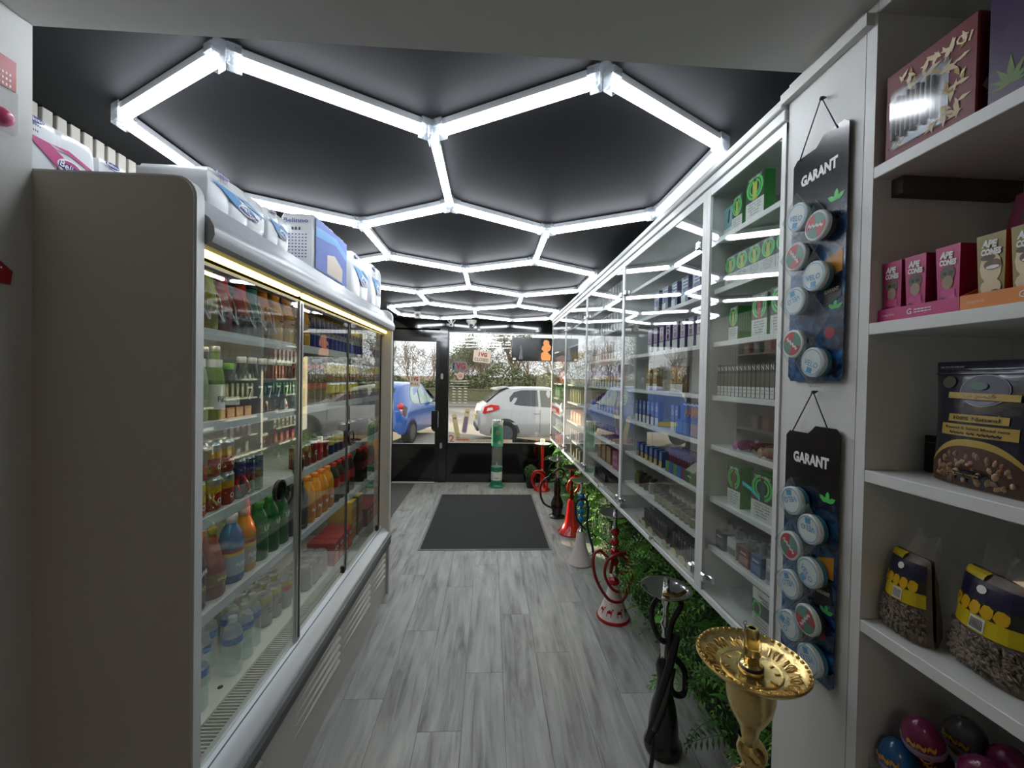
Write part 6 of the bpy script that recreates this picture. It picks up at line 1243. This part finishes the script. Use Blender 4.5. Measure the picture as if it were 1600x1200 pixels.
# ---------------------------------------------------------------- the street
ZG = -.12
struct(MB().box(-24, YF+.08, ZG-.2, 24, 7.6, ZG+.06).build('pavement', mat('pavement_slabs', '#8f8b84', .85, noise=.15, nscale=3), None, 0))
struct(MB().box(-30, 7.6, ZG-.2, 30, 22.5, ZG).build('road', mat('asphalt', '#8a8278', .9, noise=.12, nscale=4), None, 0))
struct(MB().box(-30, 22.5, ZG-.2, 30, 23.0, ZG+.12).build('kerb', mat('kerb_stone', '#8b877e', .85, noise=.1, nscale=3), None, 0))
struct(MB().box(-30, 23.0, ZG-.2, 30, 27, ZG+.10).build('far_pavement', mat('far_paving', '#6d655c', .9, noise=.2, nscale=2), None, 0))
def brickm():
    m = mat('old_stone_wall', '#7a7460', .9); nt = m.node_tree; b = nt.nodes['Principled BSDF']; tc = nt.nodes.new('ShaderNodeTexCoord'); mp = nt.nodes.new('ShaderNodeMapping'); mp.inputs['Rotation'].default_value = (PI/2, 0, 0)
    br = nt.nodes.new('ShaderNodeTexBrick'); br.inputs['Scale'].default_value = 3; br.inputs['Color1'].default_value = lin('#857a60'); br.inputs['Color2'].default_value = lin('#66704a'); br.inputs['Mortar'].default_value = lin('#57523f')
    nt.links.new(tc.outputs['Object'], mp.inputs[0]); nt.links.new(mp.outputs[0], br.inputs['Vector']); nt.links.new(br.outputs[0], b.inputs['Base Color']); return m
struct(MB().box(-30, 27, ZG, 30, 27.3, .72).box(-30, 26.95, .72, 30, 27.35, .80).build('wall_street', brickm(), None, 0))
struct(MB().prism([(27.3, ZG), (40, ZG), (40, 1.6), (30, 1.1), (27.3, .6)], 'x', -30, 30).build('ground_bank', mat('earth_bank', '#57493a', .95, noise=.3, nscale=2), None, 0))
# hedge: ivy and brown undergrowth on the bank behind the wall
rt = random.Random(77)
def leafcloud(n, fx, s0, s1, nm):
    b = MB()
    for k in range(n):
        p = fx(); s_ = rt.uniform(s0, s1); a = rt.uniform(0, 2*PI); e = rt.uniform(-.8, .8); u = Vector((math.cos(a), math.sin(a)*.6, e)).normalized(); v = u.cross(Vector((rt.uniform(-1, 1), 1, rt.uniform(-1, 1)))).normalized()
        b.add([p-u*s_, p+v*s_*.6, p+u*s_, p-v*s_*.6], [(0, 1, 2, 3)], rt.randrange(nm))
    return b
IV = [mat('ivy_green', '#5d6640', .6), mat('ivy_light', '#7d8355', .6), mat('ivy_dark', '#43492e', .6)]; BRN = [mat('twig_brown', '#7a6450', .8), mat('twig_tan', '#93816a', .8), mat('twig_dark', '#54463a', .8)]
def f1():
    x = rt.uniform(-15, 15); h = 1.0+.55*math.sin(x*.5+1)+.3*math.sin(x*1.7); return Vector((x, 27.4+rt.random()**2*1.1, .75+rt.random()*max(.5, h)))
o = leafcloud(11000, f1, .05, .13, 3).build('ivy_hedge', IV, None, 0); tag(o, 'green ivy hedge growing on the bank behind the street wall', 'hedge', None, 'stuff')
def f2():
    x = rt.uniform(-15, 15); return Vector((x, 28.6+rt.random()*.8, .7+rt.random()*(2.2+.8*math.sin(x*.8))))
b = MB()
for k in range(12000):
    p = f2(); d_ = Vector((rt.uniform(-.7, .7), rt.uniform(-.3, .3), rt.uniform(-.2, 1))).normalized(); l = rt.uniform(.2, .7); w_ = d_.cross(Vector((0, 1, 0))).normalized()*rt.uniform(.006, .014); b.add([p-w_, p+w_, p+d_*l+w_*.4, p+d_*l-w_*.4], [(0, 1, 2, 3)], rt.randrange(3))
o = b.build('undergrowth', BRN, None, 0); tag(o, 'tangled brown twigs of undergrowth behind the ivy', 'undergrowth', None, 'stuff')
BARK = mat('bark_grey', '#8c7c6c', .85); BARKD = mat('bark_dark', '#6d5c4c', .85); EV = [mat('evergreen', '#666a4e', .7), mat('evergreen_light', '#8d8c70', .7)]
def tree(label, x, y, h, r, leaf=0, spread=.5, up=.7, seed=1, bark=None, cat='tree'):
    R_ = random.Random(seed); t = thing('bare_tree' if not leaf else 'evergreen_tree', label, cat, (x, y, .6)); tr, br = MB(), MB(); tips = []
    def grow(p, d, l, rad, lev, B):
        n = 4; pts = [p]
        for k in range(n): d = (d+Vector((R_.uniform(-.16, .16), R_.uniform(-.12, .12), R_.uniform(-.05, .12)))).normalized(); pts.append(pts[-1]+d*l/n)
        B.tube(pts, [rad*(1-.5*k/n) for k in range(n+1)], 5 if lev < 2 else 3)
        if lev < 4:
            for k in range(R_.choice((3, 4)) if lev else 8):
                q = pts[R_.randrange(1 if lev else 2, n+1)]; a = R_.uniform(0, 2*PI); dd = (d*up+Vector((math.cos(a)*spread, math.sin(a)*spread*.6, R_.uniform(-.1, .5)))).normalized()
                grow(q, dd, l*R_.uniform(.5, .75), rad*.48, lev+1, br)
        else: tips.append(pts[-1])
        if lev >= 2: tips.append(pts[2])
    grow(Vector((0, 0, 0)), Vector((R_.uniform(-.1, .1), 0, 1)), h*.42, r, 0, tr)
    tr.build('trunk', bark or BARK, t, 60); br.build('branches', bark or BARK, t, 0)
    if leaf:
        b = MB()
        for k in range(leaf):
            p = R_.choice(tips)+Vector((R_.gauss(0, .25), R_.gauss(0, .2), R_.gauss(0, .25))); s_ = R_.uniform(.03, .075); a = R_.uniform(0, 6.28); u = Vector((math.cos(a), R_.uniform(-.5, .5), math.sin(a))); v = Vector((-math.sin(a), R_.uniform(-.5, .5), math.cos(a)))
            b.add([p-u*s_, p+v*s_*.5, p+u*s_, p-v*s_*.5], [(0, 1, 2, 3)], R_.randrange(2))
        b.build('foliage', EV, t, 0)['kind'] = 'stuff'
    return t
TL = [(-7.2, 29.5, 5.2, .07, 0, 'pale many-stemmed bare tree seen behind the fridge edge'), (-5.6, 29, 4.6, .06, 0, 'bare tree over the blue car roof'), (-4.3, 30, 5.4, .07, 0, 'bare tree with upright branches left of the door post'), (-2.3, 29.5, 3.6, .09, 4200, 'bushy evergreen tree just right of the door post'), (-.4, 30, 4.2, .10, 4200, 'evergreen tree behind the closed sign'), (1.6, 29, 5.4, .20, 1800, 'thick-trunked tree behind the window screen'), (2.9, 30, 4.8, .08, 0, 'bare brown tree right of the thick trunk'), (4.6, 29.5, 4.8, .08, 0, 'bare tree behind the last cabinet'), (7, 30, 5, .09, 1500, 'half-bare tree far along the street'), (-10, 30, 5, .09, 1500, 'half-bare tree far up the street'), (-12.5, 30, 5.2, .08, 0, 'outermost bare tree up the street')]
for i, (x, y, h, r, lf, lab) in enumerate(TL): tree(lab, x*1.04, y+1.3, h, r, lf, seed=i+3, spread=.42 if not lf else .6, up=1.0 if i < 3 else .7, bark=BARKD if i in (5, 6) else None)
# distant fence posts
for i, x in enumerate((-5.2, -.2)): tag(MB().lathe([(.03, 0), (.03, 2.6), (.02, 2.62)], 8, 0, (0, 0, 0)).build('thin_post', mat('post_dark', '#3f3a36', .7), None), ['thin dark post behind the wall over the blue car', 'thin dark post behind the wall under the closed sign'][i], 'post').location = (x, 27.6, ZG+.4)
# ---------------------------------------------------------------- cars
def car(label, loc, rz, paint, L, W_, st, win, wheel_x, wr, glassm, lights, kind):
    """st: stations (x, bottom, belt z, roof z, half width, roof half width); the car points along +x"""
    t = thing('parked_car', label, 'car', loc, rz); m = MB(); n = 9
    def sec(s):
        x, zb, zs, zr, w_, wr_ = s
        return [(x, w_*.90, zb), (x, w_*.985, zb+.10), (x, w_*1.0, zb+(zs-zb)*.45), (x, w_*.99, zs-.10), (x, w_*.955, zs), (x, wr_*1.03, zs+(zr-zs)*.75), (x, wr_*.96, zr-.035), (x, wr_*.7, zr-.004), (x, 0, zr)]
    S = [sec(s) for s in st]; full = [a+[(x, -y, z) for x, y, z in reversed(a[:-1])] for a in S]; k_ = len(full[0])
    vs = [p for f in full for p in f]; fs = []
    for i in range(len(full)-1): fs += [[i*k_+j, i*k_+j+1, (i+1)*k_+j+1, (i+1)*k_+j] for j in range(k_-1)]
    fs += [list(range(k_)), [(len(full)-1)*k_+j for j in range(k_)][::-1]]
    fs = [f[::-1] for f in fs]; m.add(vs, fs).build('body', paint, t, 42)
    def pt(x, f, side, e=.006):        # point on the upper side at fraction f between belt and roof
        for i in range(len(st)-1):
            if st[i][0] <= x <= st[i+1][0]:
                q = (x-st[i][0])/max(1e-6, st[i+1][0]-st[i][0]); a, b = S[i], S[i+1]; break
        A = [Vector(a[j]).lerp(Vector(b[j]), q) for j in (4, 5, 6)]
        p = A[0].lerp(A[1], f/.75) if f < .75 else A[1].lerp(A[2], (f-.75)/.25)
        return (p.x, side*(p.y+e), p.z)
    for side in (-1, 1):
        for w0 in win:
            lo = [pt(x, f0, side) for x, f0, f1 in w0]; hi = [pt(x, f1, side) for x, f0, f1 in w0]; q = len(lo)
            MB().add(lo+hi, [[i, i+1, q+i+1, q+i] if side < 0 else [q+i, q+i+1, i+1, i] for i in range(q-1)]).build('side_window', glassm, t, 0)
        if kind.get('mirror'):
            x, z = kind['mirror']; MB().lathe([(.001, -.08), (.055, -.06), (.075, 0), (.055, .06), (.001, .08)], 12, 0, (x, side*(W_/2+.10), z), .8, 1.3).build('wing_mirror', paint, t, 60); MB().tube([(x, side*(W_/2-.06), z-.05), (x, side*(W_/2+.05), z-.03)], .02, 6).build('mirror_arm', BLACK, t)
        for x in wheel_x:
            wv = thing_w = ob('wheel', None, t, (x, side*(W_/2-.095), wr)); wv.rotation_euler = (PI/2*(-1 if side > 0 else 1), 0, 0)
            MB().lathe([(wr*.62, .0), (wr*.64, .112), (wr*.70, .12), (wr*.94, .112), (wr, .08), (wr, -.08), (wr*.9, -.1)], 28).build('tyre', mat('tyre_rubber', '#1d1d1f', .8), wv, 50)
            h = MB().lathe([(.001, .085), (wr*.14, .09), (wr*.2, .075), (wr*.56, .07), (wr*.60, .112), (wr*.64, .112)], 28).build('hub_cap', mat('hub_dark', '#4c4e52', .4, .3), wv, 50)
            sp = MB()
            for k in range(10):
                a = 2*PI*k/10; c, s_ = math.cos(a), math.sin(a); sp.add([(wr*r*c-s_*q, wr*r*s_+c*q, z) for r, z, q0 in ((.12, .092, .055), (.6, .112, .045)) for q in (-q0, q0)], [(0, 1, 3, 2)])
            sp.build('wheel_spoke', mat('spoke_silver', '#c9ccd0', .3, .5), wv, 0)['kind'] = 'stuff'
            ar = MB(); A = [PI*k/16 for k in range(17)]
            ar.add([(x+wr*r*math.cos(a), side*(W_/2*.985+.012), wr+wr*r*math.sin(a)) for a in A for r in (.98, 1.16)], [[2*k, 2*k+1, 2*k+3, 2*k+2] if side > 0 else [2*k, 2*k+2, 2*k+3, 2*k+1] for k in range(16)]).build('wheel_arch', kind.get('archm', BLACK), t, 0)
    for nm, pts, mm in lights: MB().add(pts, [list(range(len(pts)))]).build(nm, mm, t, 0)
    return t, S
TAILR = P('tail_red', '#c21f24', .2, coat=.5); TAILW = P('tail_clear', '#cfcac6', .2); CGL = mat('car_glass_dark', '#1f262b', .06, coat=.6); CGB = mat('car_glass_green', '#8fa79a', .08, coat=.5)
BLUE = mat('blue_car_paint', '#14509e', .25, coat=.8); SILV = mat('silver_car_paint', '#a6a5a4', .28, coat=.6, metal=.15)
# blue hatchback seen from its rear quarter
W_ = 1.6; st = [(0, .42, .80, .95, .62, .52), (.05, .30, .82, 1.12, .74, .60), (.22, .26, .86, 1.40, .79, .60), (.55, .24, .89, 1.50, .80, .62), (1.2, .22, .90, 1.53, .80, .63), (1.9, .22, .90, 1.50, .80, .62), (2.35, .22, .89, 1.30, .80, .60), (2.75, .22, .88, 1.02, .80, .62), (3.2, .24, .82, .92, .78, .60), (3.5, .28, .68, .76, .70, .55), (3.64, .34, .55, .62, .58, .45)]
tl = [('tail_light', [(.02+.02*k*0, 0, 0)]*3, TAILR)]
wing = [[(1.32, .10, .66), (1.6, .08, .86), (1.95, .08, .86), (2.15, .08, .72), (2.45, .08, .5), (2.66, .06, .22)], [(.72, .26, .52), (.85, .14, .8), (1.0, .12, .88), (1.25, .10, .90)]]
t, S_ = car('bright blue hatchback parked outside, seen from its rear corner', (-2.80, 9.75, ZG), PI/2-.16, BLUE, 3.64, W_, st, wing, (.62, 3.0), .30, CGB, [], dict(mirror=(2.42, 1.0), archm=mat('blue_arch', '#16357a', .4)))
for sd in (-1, 1):
    for z, w2, mm in ((.95, .09, TAILR), (.78, .075, TAILR), (.865, .065, TAILW)): MB().ball((.115, sd*.67, z), w2, 0, 14, 8).build('tail_light', mm, t, 60)
    MB().add([(.03, sd*.60, .70), (.16, sd*.80, .72), (.24, sd*.81, .92), (.12, sd*.69, 1.03), (.05, sd*.60, .98)], [(0, 1, 2, 3, 4) if sd < 0 else (4, 3, 2, 1, 0)]).build('lamp_housing', mat('lamp_housing_dark', '#4a4048', .3), t, 0)
MB().add([(.045, -.50, 1.00), (.045, .50, 1.00), (.20, .52, 1.38), (.20, -.52, 1.38)], [(3, 2, 1, 0)]).build('rear_window', CGL, t, 0); MB().bbox(-.03, -.26, .56, .02, .26, .67, .004).build('number_plate', yc, t)
MB().add([(2.42, -.60, 1.29), (2.42, .60, 1.29), (2.80, .70, 1.03), (2.80, -.70, 1.03)], [(0, 1, 2, 3)]).build('windscreen', CGL, t, 0)
# silver hatchback, side on
W2 = 1.74; st = [(0, .46, .66, .80, .66, .58), (.06, .30, .80, .98, .78, .62), (.22, .24, .90, 1.06, .84, .62), (.50, .22, .94, 1.30, .865, .62), (.72, .22, .95, 1.42, .87, .62), (1.15, .20, .94, 1.46, .87, .64), (1.8, .20, .92, 1.46, .87, .64), (2.3, .20, .90, 1.38, .87, .62), (2.8, .20, .88, 1.12, .87, .62), (3.15, .22, .86, .98, .86, .64), (3.6, .24, .76, .86, .80, .60), (3.85, .28, .62, .70, .68, .5), (3.95, .34, .52, .58, .55, .4)]
wing = [[(.78, .30, .50), (.90, .14, .78), (1.1, .10, .88), (1.5, .08, .88)], [(1.56, .08, .88), (1.9, .06, .88), (2.25, .06, .80), (2.6, .05, .45), (2.74, .04, .2)]]
t, S_ = car('silver white hatchback parked across the street, tail to the door', (-.36, 10.75, ZG), .10, SILV, 3.95, W2, st, wing, (.66, 3.2), .315, CGL, [], dict(mirror=(2.62, 1.0), archm=mat('dark_arch', '#3a3a3d', .6)))
for sd in (-1, 1):
    pts = [(.10, .80, .80), (.30, .862, .84), (.52, .868, .92), (.50, .862, 1.0), (.30, .842, 1.02), (.14, .80, .96)]
    MB().prism([(x, z) for x, y, z in pts], 'y', *sorted((sd*.80, sd*.882))).build('tail_light', TAILR, t, 0); MB().prism([(.20, .86), (.36, .89), (.34, .95), (.22, .94)], 'y', *sorted((sd*.81, sd*.886))).build('tail_light_lens', TAILW, t, 0)
    for x in (1.53, 2.72): MB().box(x, min(sd*.871, sd*.873), .30, x+.012, max(sd*.871, sd*.873), .90).build('door_seam', mat('seam_grey', '#77787c', .5), t, 0)
    MB().bbox(1.38, min(sd*.865, sd*.895), .80, 1.52, max(sd*.865, sd*.895), .83, .006).build('door_handle', SILV, t)
MB().add([(.20, -.56, 1.06), (.20, .56, 1.06), (.53, .55, 1.335), (.53, -.55, 1.335)], [(3, 2, 1, 0)]).build('rear_window', CGL, t, 0); MB().prism([(.46, 1.36), (.80, 1.455), (.50, 1.42), (.40, 1.375)], 'y', -.56, .56).build('roof_spoiler', SILV, t, 0)
MB().bbox(-.03, -.60, .34, .05, .60, .46, .02).build('bumper_trim', mat('bumper_trim_dark', '#4a4a4c', .6), t); MB().bbox(-.02, -.26, .60, .03, .26, .71, .004).build('number_plate', yc, t)
MB().add([(2.34, -.60, 1.385), (2.34, .60, 1.385), (2.86, .70, 1.10), (2.86, -.70, 1.10)], [(0, 1, 2, 3)]).build('windscreen', CGL, t, 0)
